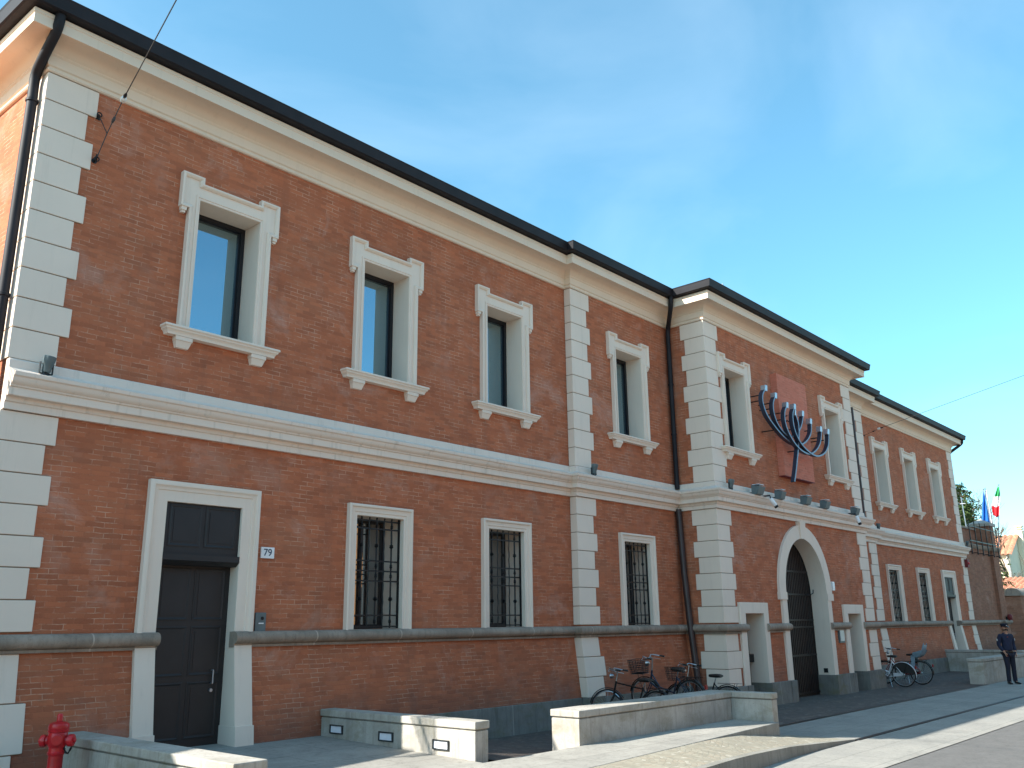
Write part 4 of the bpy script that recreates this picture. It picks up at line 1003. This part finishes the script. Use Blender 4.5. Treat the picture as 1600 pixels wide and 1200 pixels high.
    if seat_child:
        f = mk(); y = .0
        sec = [(-.30, .80, .13), (-.36, .79, .14), (-.50, .80, .15), (-.60, .84, .155), (-.65, .92, .16), (-.69, 1.04, .155), (-.73, 1.16, .13)]
        vs = []; 
        for (x, z, w_) in sec: vs += [Vector((x, -w_, z+.06)), Vector((x, -w_*.9, z)), Vector((x, w_*.9, z)), Vector((x, w_, z+.06))]
        f.raw(vs, [(i*4+j, i*4+j+1, (i+1)*4+j+1, (i+1)*4+j) for i in range(len(sec)-1) for j in range(3)])
        cs = bd(f, 'child_seat', M_seatgrey, t, smooth=True); cs.modifiers.new('thick', 'SOLIDIFY').thickness = .025
        for s in (-1, 1):
            f = mk(); f.hexa([(-.36, s*.15-.015, .84), (-.64, s*.16-.015, .90), (-.64, s*.16+.015, .90), (-.36, s*.15+.015, .84), (-.38, s*.17-.015, .93), (-.70, s*.17-.015, 1.02), (-.70, s*.17+.015, 1.02), (-.38, s*.17+.015, .93)]); bd(f, 'side_wing', M_seatgrey, cs)
            f = mk(); f.hexa([(-.30, s*.15-.02, .50), (-.40, s*.15-.02, .48), (-.40, s*.15+.02, .48), (-.30, s*.15+.02, .50), (-.30, s*.13-.02, .82), (-.42, s*.13-.02, .82), (-.42, s*.13+.02, .82), (-.30, s*.13+.02, .82)]); bd(f, 'leg_guard', M_seatgrey, cs)
    return t
PIy = math.pi
bicycle(W(12.80, -1.15, G), R(93), R(3), M_blackp, 'black crossbar bicycle with bare handlebar, leftmost behind the long concrete wall', steer=.30)
bicycle(W(13.72, -1.30, G)+Vector((0, 0, .16)), R(86), R(-4), M_bluep, 'blue black bicycle with a wire front basket left of the brown downpipe', basket=M_iron, steer=.15, straight=False, hb=1.10)
bicycle(W(14.46, -1.52, G), R(94), R(4), M_blackp, 'black bicycle with a dark basket and its saddle before the gateway quoins', basket=M_rubber, steer=-.1, straight=False, hb=1.08)
bicycle(W(24.52, -1.05, G), R(93), R(-3), M_whitep, 'white step-through bicycle with a black skirt guard right of the gateway', skirt=True, straight=False, bars=M_blackp, steer=.2)
bicycle(W(25.68, -1.12, G), R(88), R(3), M_redp, 'dark red bicycle carrying a blue grey child seat', seat_child=True, straight=False, steer=-.15)

# ------------------------------------------------------------------ the guard
def skinned(name, chain, mat, parent, sub=2):
    """chain: list of (index,parent,pos,radius)"""
    me = bpy.data.meshes.new(name); bm = bmesh.new(); sl_ = bm.verts.layers.skin.verify(); vs = []
    for i, (pa, p, r) in enumerate(chain):
        v = bm.verts.new(p); rr = r if isinstance(r, tuple) else (r, r); v[sl_].radius = rr; v[sl_].use_root = (i == 0); vs.append(v)
        if pa is not None: bm.edges.new((vs[pa], v))
    bm.to_mesh(me); bm.free(); me.materials.append(mat)
    o = bpy.data.objects.new(name, me); C.collection.objects.link(o); o.parent = parent
    s = o.modifiers.new('skin', 'SKIN'); s.use_smooth_shade = True; s.branch_smoothing = .4
    q = o.modifiers.new('sub', 'SUBSURF'); q.levels = sub; q.render_levels = sub
    return o
t = thing('person', W(27.0, -3.42, G), 'guard in dark navy uniform and cap standing with hands at pockets by the low wall', 'person')
t.rotation_euler = (0, 0, R(-38)); pg = t
# local: -y front, x to the figure's left, z up ; height 1.78 with cap
body = [(None, (0, 0, .98), (.13, .10)), (0, (0, .0, 1.15), (.125, .095)), (1, (0, .01, 1.34), (.145, .10)), (2, (0, .015, 1.46), (.08, .07)), (3, (0, .0, 1.54), .052),
        (4, (0, -.012, 1.60), (.066, .080)), (5, (0, -.01, 1.68), (.076, .092)), (6, (0, .005, 1.735), (.055, .07)),
        (0, (.095, 0, .90), .085), (8, (.105, .005, .50), .058), (9, (.115, .02, .10), .032), (10, (.122, -.07, .050), (.022, .018)),
        (0, (-.095, 0, .90), .085), (12, (-.10, -.02, .50), .058), (13, (-.112, .0, .10), .032), (14, (-.122, -.06, .050), (.022, .018)),
        (2, (.185, .01, 1.41), .050), (16, (.235, .05, 1.15), .040), (17, (.195, -.07, .93), .028),
        (2, (-.185, .01, 1.41), .050), (19, (-.235, .06, 1.15), .040), (20, (-.19, -.07, .94), .028)]
def hand(base_idx, base, sgn, lst):
    pi = len(lst); lst.append((base_idx, (base[0]-sgn*.01, base[1]-.035, base[2]-.05), (.034, .016)))
    for k in range(4):
        off = (-.024+.016*k); L_ = (.05, .058, .055, .042)[k]
        b = (base[0]-sgn*.015, base[1]-.045+off*.8, base[2]-.085)
        lst.append((pi, b, .009)); lst.append((len(lst)-1, (b[0]-sgn*.008, b[1]+.004, b[2]-L_*.6), .0085)); lst.append((len(lst)-1, (b[0]-sgn*.022, b[1]+.004, b[2]-L_), .007))
    lst.append((pi, (base[0]-sgn*.035, base[1]-.06, base[2]-.05), .010)); lst.append((len(lst)-1, (base[0]-sgn*.045, base[1]-.075, base[2]-.085), .009))
hand(18, (.195, -.07, .93), 1, body); hand(21, (-.19, -.07, .94), -1, body)
bo = skinned('body', body, M_skin, t)
def kid(mb, name, mat, parent, **k):
    sv = []; q = parent
    while q: sv.append((q, q.location.copy())); q = q.parent
    for q, l in sv: q.location = (0, 0, 0)
    o = mb.build(name, mat, parent, **k)
    for q, l in sv: q.location = l
    return o
jk = [(None, (0, .0, .93), (.185, .135)), (0, (0, 0, 1.05), (.178, .13)), (1, (0, .0, 1.20), (.175, .125)), (2, (0, .005, 1.36), (.185, .125)), (3, (0, .012, 1.46), (.11, .09)), (4, (0, .005, 1.515), (.072, .07)),
      (3, (.195, .01, 1.42), .075), (6, (.222, .03, 1.28), .070), (7, (.24, .05, 1.14), .062), (8, (.225, -.02, 1.02), .052), (9, (.198, -.065, .95), .046),
      (3, (-.195, .01, 1.42), .075), (11, (-.222, .04, 1.28), .070), (12, (-.242, .06, 1.14), .062), (13, (-.225, -.02, 1.02), .052), (14, (-.193, -.065, .96), .046)]
skinned('jacket', jk, M_navy, t)
tr = [(None, (0, 0, .95), (.15, .115)), (0, (.09, 0, .86), .105), (1, (.10, -.0, .68), .088), (2, (.105, -.005, .50), .072), (3, (.11, .012, .28), .066), (4, (.115, .018, .10), .064), (5, (.115, .018, .055), .062),
      (0, (-.09, 0, .86), .105), (7, (-.098, -.01, .68), .088), (8, (-.10, -.025, .50), .072), (9, (-.108, -.008, .28), .066), (10, (-.112, .0, .10), .064), (11, (-.112, .0, .055), .062)]
skinned('trousers', tr, M_navy2, t)
for s, dx in ((1, .0), (-1, -.03)):
    skinned('shoe', [(None, (s*.118, .055, .045), (.042, .042)), (0, (s*.12+dx*.3, -.02, .045), (.045, .042)), (1, (s*.122+dx, -.12, .036), (.044, .032)), (2, (s*.125+dx*1.4, -.19, .028), (.032, .022))], M_shoe, t)
m = MB(False); m.lathe((0, .0, 1.685), [(.090, -.01), (.094, .01), (.096, .03), (.112, .055), (.108, .075), (.07, .085)], (0, .06, 1), 18); cap = kid(m, 'cap', M_navy2, t, angle=50)
m = MB(False); m.hexa([(-.07, -.08, 1.672), (.07, -.08, 1.672), (.07, -.05, 1.68), (-.07, -.05, 1.68), (-.06, -.145, 1.664), (.06, -.145, 1.664), (.075, -.07, 1.69), (-.075, -.07, 1.69)]); kid(m, 'peak', M_shoe, cap)
m = MB(False); m.box(-.012, .012, -.106, -.094, 1.70, 1.725); kid(m, 'cap_badge', M_badge, cap)
m = MB(False)   # beard: lower face shell
for i in range(60):
    a = R(-100+200*random.random()); zz = 1.555+.055*random.random(); p = (.070*math.sin(a), -.02-.072*math.cos(a), zz); m.lathe(p, [(.004, -.006), (.011, 0), (.004, .006)], (math.sin(a), -math.cos(a), 0), 6)
kid(m, 'beard', M_hair, t, smooth=True)
m = MB(False)
for s in (-1, 1): m.lathe((s*.03, -.094, 1.645), [(.004, -.004), (.013, 0), (.004, .004)], (0, -1, 0), 8)
kid(m, 'eyes', M_hair, bo, smooth=True)
m = MB(False); m.hexa([(-.014, -.128, 1.605), (.014, -.128, 1.605), (.016, -.09, 1.60), (-.016, -.09, 1.60), (-.006, -.105, 1.655), (.006, -.105, 1.655), (.01, -.085, 1.655), (-.01, -.085, 1.655)]); kid(m, 'nose', M_skin, bo, bev=.005)
for s in (-1, 1):
    m = MB(False); m.lathe((s*.078, .0, 1.635), [(.012, 0), (.026, .006), (.020, .014)], (s, .3, 0), 10); kid(m, 'ear', M_skin, bo, smooth=True)
m = MB(False); m.box(-.306, -.292, .0, .05, 1.26, 1.32); kid(m, 'sleeve_badge', M_badge, t, bev=.004)
m = MB(False); m.box(.290, .304, .0, .055, 1.26, 1.33); kid(m, 'sleeve_badge', M_badge, t, bev=.004)
m = MB(False); m.box(-.075, -.03, -.142, -.130, 1.36, 1.385); m.box(-.12, -.09, -.10, -.092, .80, .85); kid(m, 'chest_badge', M_redd, t, bev=.003)
m = MB(False); m.lathe((0, 0, .925), [(.150, 0), (.152, .035)], (0, 0, 1), 20); kid(m, 'belt', M_shoe, t)

# ------------------------------------------------------------------ beyond the museum
mb = MB()
def bw(x0, x1, y, z0, z1, th=.5): mb.hexa([(x0, y+batter(z0, .135), z0), (x1, y+batter(z0, .135), z0), (x1, y+th, z0), (x0, y+th, z0), (x0, y, z1), (x1, y, z1), (x1, y+th, z1), (x0, y+th, z1)])
t = on('brick_boundary_wall', 'tall weathered brick wall joined to the far end of the museum', 'wall', 39.4, .2, G)
bw(XF+.03, 40.9, .10, -.13, 2.72, 1.2); bw(XF+.03, 40.9, .10, -1.70, -.13, 1.2)
mb.build('brickwork', M_brick_dark, t)
mb = MB(); bw(40.9, 41.75, -.02, -.13, 2.72, 1.4); bw(40.9, 41.75, -.02, -1.70, -.13, 1.4); mb.build('end_pilaster', M_brick_dark, t)
mb = MB(); mb.sweep([(XF+.03, .10), (40.9, .10), (40.9, -.02), (41.75, -.02), (41.75, 1.4)], [(-.05, 2.71), (.04, 2.71), (.09, 2.76), (.11, 2.84), (.09, 2.88), (-.3, 2.90), (-1.1, 2.90)], plan); mb.build('stone_coping', M_torus, t, angle=40)
mb = MB(); mb.sweep([(XF+.03, .10), (40.9, .10), (40.9, -.02), (41.75, -.02), (41.75, 1.4)], torus_prof(), plan); mb.build('stone_torus', M_torus, t, angle=40)
mb = MB(); mb.box(XF+.1, 41.2, .62, 1.2, 2.90, 3.62); mb.build('parapet', M_brick_dark, t)
mb = MB(); mb.box(XF+.1, 41.2, .56, 1.26, 3.62, 3.70); mb.build('parapet_coping', M_torus, t)
t = on('gate_pier', 'square brick pier with a pale pyramid stone cap behind the railing', 'pier', 41.55, .4, 2.9)
mb = MB(); mb.box(41.2, 41.85, .05, .80, 2.90, 3.78); mb.build('shaft', M_brick_dark, t)
mb = MB(); mb.box(41.12, 41.93, -.02, .87, 3.78, 3.90); mb.raw([W(*p) for p in [(41.12, -.02, 3.90), (41.93, -.02, 3.90), (41.93, .87, 3.90), (41.12, .87, 3.90), (41.5, .42, 4.12)]], [(0, 1, 4), (1, 2, 4), (2, 3, 4), (3, 0, 4)]); mb.build('pyramid_cap', M_conc, t)
t = on('iron_railing', 'black iron railing bars standing proud of the boundary wall coping', 'railing', 39.4, -.1, 2.9)
for i in range(6):
    x = 37.55+i*.76; m = MB(); m.tube([(x, -.14, 2.50), (x, -.14, 3.68), (x, -.13, 3.74)], .024, 6, r2=.012); m.tube([(x, -.14, 2.52), (x, .1, 2.52)], .018, 6); m.lathe((x, -.14, 2.44), [(.01, 0), (.035, .03), (.02, .06)], n=8); m.build('bar', M_iron, t)
m = MB(); m.box(37.4, 41.5, -.15, -.13, 2.93, 2.97); m.build('bottom_rail', M_iron, t)
m = MB(); m.box(37.4, 41.5, -.15, -.13, 3.50, 3.53); m.build('top_rail', M_iron, t)
t = on('warning_lamp', 'dark red lamp on the boundary wall just above the guard cap', 'lamp', 41.3, -.1, 0)
m = MB(); m.lathe((41.45, -.16, .02), [(.07, -.06), (.10, 0), (.10, .10), (.07, .16), (.03, .18)], n=12); m.build('lens', M_redd, t, smooth=True)
m = MB(); m.box(41.38, 41.5, -.1, -.02, -.02, .1); m.build('bracket', M_iron, t)
t = on('garden_wall', 'low dark brick wall with rounded grey coping further down the street', 'wall', 47, 1.6, G)
m = MB(); m.box(45, 52, .12, .76, -1.7, 1.0); m.build('brickwork', M_brick_dark, t)
m = MB(); m.sweep([(44.95, .44), (52, .44)], [(.38*math.cos(R(a)), 1.0+.34*math.sin(R(a))) for a in range(-1, 182, 18)], plan); m.build('rounded_coping', M_torus, t, angle=40)
t = on('street_wall', 'pale pink plaster wall at the right edge beyond the brick walls', 'wall', 53, 1.2, G)
m = MB(); m.box(46, 64, -.35, -.05, -1.7, .55); m.build('plaster', M_pinkwall, t)
m = MB(); m.box(45.95, 64, -.41, .01, .55, .65); m.build('coping', M_torus, t)

def tileslope(mb, a, b, c, d, n):
    """rows of barrel tiles from eave edge a-b up to ridge d-c"""
    a, b, c, d = map(Vector, (a, b, c, d))
    for i in range(n):
        f0, f1 = i/n, (i+1)/n
        pr = []
        for k in range(7):
            f = f0+(f1-f0)*k/6; h = .10*abs(math.sin(math.pi*k/6))+.0
            p, q = a.lerp(b, f), d.lerp(c, f); pr.append((p+Vector((0, 0, h)), q+Vector((0, 0, h))))
        for k in range(6): mb.quad(tuple(pr[k][0]), tuple(pr[k+1][0]), tuple(pr[k+1][1]), tuple(pr[k][1]))
t = on('yellow_house', 'pale yellow two-storey house with terracotta gable roof and chimney', 'house', 78, 9, G)
m = MB(); m.box(75, 80.4, 7.2, 16, -1.7, 4.75); m.raw([W(*p) for p in [(75, 7.2, 4.75), (80.4, 7.2, 4.75), (77.7, 7.2, 6.15), (75, 16, 4.75), (80.4, 16, 4.75), (77.7, 16, 6.15)]], [(0, 1, 2), (3, 5, 4), (0, 2, 5, 3), (1, 4, 5, 2)]); m.build('wall', M_housecream, t)
m = MB(); tileslope(m, (74.6, 16.2, 4.62), (74.6, 6.95, 4.62), (77.7, 6.95, 6.26), (77.7, 16.2, 6.26), 24); tileslope(m, (80.8, 6.95, 4.62), (80.8, 16.2, 4.62), (77.7, 16.2, 6.26), (77.7, 6.95, 6.26), 24)
rf_ = m.build('roof', M_tile, t)
m = MB(); m.box(78.0, 78.6, 6.75, 7.18, 3.0, 6.55); m.box(77.95, 78.65, 6.70, 7.23, 6.55, 6.62); m.box(77.97, 78.63, 6.72, 7.21, 6.74, 6.80); m.box(77.97, 78.63, 6.72, 7.21, 6.92, 7.0); m.box(78.1, 78.5, 6.8, 7.1, 6.6, 6.95); m.build('chimney', M_housecream, rf_)
m = MB(); m.box(74.93, 75, 8.2, 8.9, 1.9, 3.1); w_ = m.build('window', M_conc, t)
m = MB(); m.box(74.9, 74.935, 8.3, 8.8, 2.0, 3.0); m.build('pane', M_glass_low, w_)
m = MB(); m.box(74.6, 75, 7.6, 9.2, 3.72, 3.85); m.build('awning_slab', M_pinkwall, t)
m = MB(); m.tube([(74.9, 7.35, 4.6), (74.9, 7.1, 1.4)], .07, 6); m.build('drainpipe', M_conc_clean, t)
t = on('tiled_outbuilding', 'low outbuilding with a sunlit terracotta roof below the yellow house', 'house', 66, 6, G)
m = MB(); m.box(63, 72, 4.2, 8.5, -1.7, 1.75); m.build('wall', M_pinkwall, t)
m = MB(); tileslope(m, (62.6, 8.9, 1.75), (62.6, 3.4, 1.75), (66.5, 3.4, 2.6), (66.5, 8.9, 2.6), 18); tileslope(m, (62.6, 3.4, 1.75), (74, 3.4, 1.75), (74, 6, 2.6), (66.5, 6, 2.6), 30); m.build('roof', M_tile, t)
# ------------------------------------------------------------------ flags
def flag(name, label, foot, tip, shape, h, mat, seed):
    t = on(name, label, 'flag', *foot, group='flags on the far wall')
    m = MB(); m.tube([foot, tip], .022, 8, r2=.014); m.lathe(tip, [(.02, 0), (.035, .02), (.01, .05)], n=8); m.build('flagpole', M_steel, t, smooth=True)
    m = MB(); nu, nv = 14, 12; f = Vector(foot); tp = Vector(tip); ax = (f-tp).normalized(); rnd = random.Random(seed); ph = rnd.random()*6
    vs = []
    for j in range(nv+1):
        for i in range(nu+1):
            u_, v_ = i/nu, j/nv
            rt = Vector((.24, -.97, 0)); up_ = Vector((.97, .24, 0))
            # u_ runs down the hanging cloth, v_ across it; the cloth narrows to its hoist at the top
            x0_, x1_ = shape(u_)
            xx = x0_+(x1_-x0_)*v_; fold = math.sin(v_*11+ph+u_*2.0)*.05*min(1, u_*3)
            p = tp+Vector((0, 0, -.04-h*u_-.05*math.sin(v_*7+ph)*u_))+rt*xx+up_*fold
            vs.append(W(*p))
    fs = [(j*(nu+1)+i, j*(nu+1)+i+1, (j+1)*(nu+1)+i+1, (j+1)*(nu+1)+i) for j in range(nv) for i in range(nu)]
    m.raw(vs, fs); o = m.build('cloth', mat, t, smooth=True)
    uv = o.data.uv_layers.new(name='UVMap'); 
    idx = {}
    org = Vector((0, 0, 0)); q = t; org = q.location
    lut = {tuple(round(c, 4) for c in (v-org)): (k % (nu+1), k//(nu+1)) for k, v in enumerate(vs)}
    for lp in o.data.loops:
        co_ = o.data.vertices[lp.vertex_index].co; k = lut.get(tuple(round(c, 4) for c in co_), (0, 0)); uv.data[lp.index].uv = (min(.999, k[0]/nu), k[1]/nv)
    o.modifiers.new('thick', 'SOLIDIFY').thickness = .004
flag('flag', 'hanging blue flag on a pole above the stone capped pier', (41.5, .32, 3.9), (41.5, .10, 5.34), lambda u: (-.03-.26*u, .0+.06*u), 1.38, M_flag_blue, 1)
flag('flag', 'limp green white and red tricolour flag on a leaning pole', (41.6, -.12, 2.95), (41.5, -.50, 5.46), lambda u: (-.04-.34*min(1, u*1.6), .01-.22*max(0, u-.25)), 1.25, M_flag_it, 5)
flag('flag', 'white hanging flag right beside the blue one', (41.62, .26, 3.9), (41.6, .06, 5.36), lambda u: (-.02, .04+.07*u), 1.42, M_flag_white, 9)
t = on('lamp_mast', 'thin pale mast rising right behind the museum end quoins', 'mast', 42.2, 1.2, 2.9)
m = MB(); m.tube([(42.2, 1.15, 2.6), (42.2, 1.22, 5.2)], .02, 6); m.build('pole', M_steel, t)
m = MB(); m.box(42.17, 42.23, 1.08, 1.3, 4.9, 4.93); m.build('arm', M_steel, t)

# ------------------------------------------------------------------ trees
def conifer(name, label, base, H, Rr, seed, lean=0):
    rnd = random.Random(seed); b = W(*base); t = thing(name, b, label, 'tree')
    m = MB(False); m.tube([tuple(b), tuple(b+Vector((lean, 0, H*.5))), tuple(b+Vector((lean*1.5, 0, H)))], .22, 8, r2=.02); m.build('trunk', M_bark, t, smooth=True)
    br = MB(False); lf = MB(False)
    nb = 150
    for i in range(nb):
        f = .12+.88*(i/nb)**.9; z = H*f; L_ = Rr*(1-f)**.75*(.6+.6*rnd.random())+.25; a = rnd.random()*2*math.pi
        p0 = b+Vector((lean*1.2*f, 0, z)); d = Vector((math.cos(a), math.sin(a), .05)); p1 = p0+d*L_*.6+Vector((0, 0, .05*L_)); p2 = p0+d*L_+Vector((0, 0, -.12*L_))
        br.tube([tuple(p0), tuple(p1), tuple(p2)], .03, 4, r2=.008)
        for k in range(int(26*L_/Rr)+10):
            g_ = .15+.85*rnd.random(); c = p0.lerp(p1, g_/.6) if g_ < .6 else p1.lerp(p2, (g_-.6)/.4)
            c = c+Vector((rnd.gauss(0, .16), rnd.gauss(0, .16), rnd.gauss(0, .08)-.06))
            s_ = .10+.13*rnd.random(); u_ = Vector((rnd.gauss(0, 1), rnd.gauss(0, 1), rnd.gauss(0, .6)-.3)).normalized(); v_ = u_.cross(Vector((rnd.random(), rnd.random(), rnd.random()))).normalized()
            lf.raw([c-u_*s_, c+v_*s_*.25, c+u_*s_, c-v_*s_*.25], [(0, 1, 2, 3)])
    br.build('branches', M_bark, t); lf.build('crown', M_leaf, t)
conifer('conifer_tree', 'tall dark conifer rising behind the far end of the museum', (51, 3.55, G), 9.9, 2.7, 3)
conifer('conifer_tree', 'lower spreading conifer right behind the lamp mast at the far wall', (50, 3.15, G), 8.6, 1.7, 11)
def bare(label, base, H, seed):
    rnd = random.Random(seed); b = W(*base); t = thing('bare_tree', b, label, 'tree')
    tr_ = MB(False); cr2 = MB(False)
    def grow(p, d, L_, r, lv, tgt):
        q = p+d*L_; mid = p+d*L_*.5+Vector((rnd.gauss(0, .03), rnd.gauss(0, .03), 0))*L_
        tgt.tube([tuple(p), tuple(mid), tuple(q)], r, 5, r2=r*.6, caps=False)
        if lv == 0: return
        for k in range(4 if lv > 1 else 5):
            nd_ = (d+Vector((rnd.gauss(0, .45), rnd.gauss(0, .45), rnd.gauss(.1, .25)))).normalized(); st2 = p+d*L_*(.4+.6*rnd.random()); grow(st2, nd_, L_*(.5+.25*rnd.random()), r*.5, lv-1, cr2)
    grow(b, Vector((0, 0, 1)), H*.5, .16, 4, tr_)
    tr_.build('trunk', M_bark, t); cr2.build('crown', M_bark, t)
bare('bare leafless tree behind the tiled roof right of the flags', (66, 6.1, G), 9.9, 4)
bare('smaller bare leafless tree between the flags and chimney', (70, 6.35, G), 10.0, 8)

# ------------------------------------------------------------------ left neighbour (its roofs shade the forecourt) and houses over the street
t = on('neighbour_house', 'low neighbouring house left of the museum outside the view', 'house', -6, 3, G)
m = MB(); prof2 = [(-14, G), (2.55, G), (2.55, 2.25), (1.85, 2.45), (.6, 2.70), (-2.7, 3.95), (-9, 6.2), (-14, 6.2)]
m.prism(prof2, lambda p, y: (p[0], y, p[1]), .02, 9); m.build('wall', M_orange, t)
t = on('balcony_railing', 'dark balcony railing at the left edge beside the museum downpipe', 'railing', 2.8, 0, 2.6)
m = MB(); m.box(1.6, 2.935, -.02, .01, 3.50, 3.54); m.box(1.6, 2.935, -.02, .01, 2.70, 2.73); m.build('rails', M_iron, t)
for i in range(12):
    m = MB(); x = 1.72+i*.11; m.box(x-.008, x+.008, -.015, .005, 2.45, 3.50); m.build('baluster', M_iron, t)
def opp(label, x0, x1, h, mat, seed):
    rnd = random.Random(seed); t = on('street_house', label, 'house', (x0+x1)/2, -16, G, 'houses across the street')
    m = MB(); m.box(x0, x1, -22, -14.2, G-.05, h); m.build('wall', mat, t)
    m = MB(); m.raw([W(*p) for p in [(x0-.2, -13.9, h), (x1+.2, -13.9, h), (x1+.2, -18, h+1.6), (x0-.2, -18, h+1.6), (x1+.2, -22.3, h), (x0-.2, -22.3, h)]], [(0, 1, 2, 3), (3, 2, 4, 5)]); m.build('roof', M_tile, t)
    n_ = int((x1-x0)/2.1)
    for i in range(n_):
        xc = x0+(i+.5)*(x1-x0)/n_
        for z in (-.2, 2.5):
            m = MB(); m.box(xc-.62, xc+.62, -14.21, -14.15, z, z+1.6); w_ = m.build('window', M_conc_clean, t)
            m = MB(); m.box(xc-.45, xc+.45, -14.155, -14.13, z+.1, z+1.5); m.build('pane', M_glass_low, w_)
            for s in (-1, 1): m = MB(); p0, p1 = sorted((xc+s*.47, xc+s*.95)); m.box(p0, p1, -14.145, -14.11, z+.05, z+1.55); m.build('shutter', M_shutter, w_)
opp('ochre terraced house across the street facing the museum', -8, 9.5, 3.6, M_orange, 1)
opp('tall orange terraced house across the street facing the gateway', 9.6, 22, 4.6, M_orange, 2)
opp('ochre house across the street further along', 22.1, 34, 4.0, M_orange, 3)
opp('yellow house across the street at the far end', 34.1, 52, 4.8, M_housecream, 4)
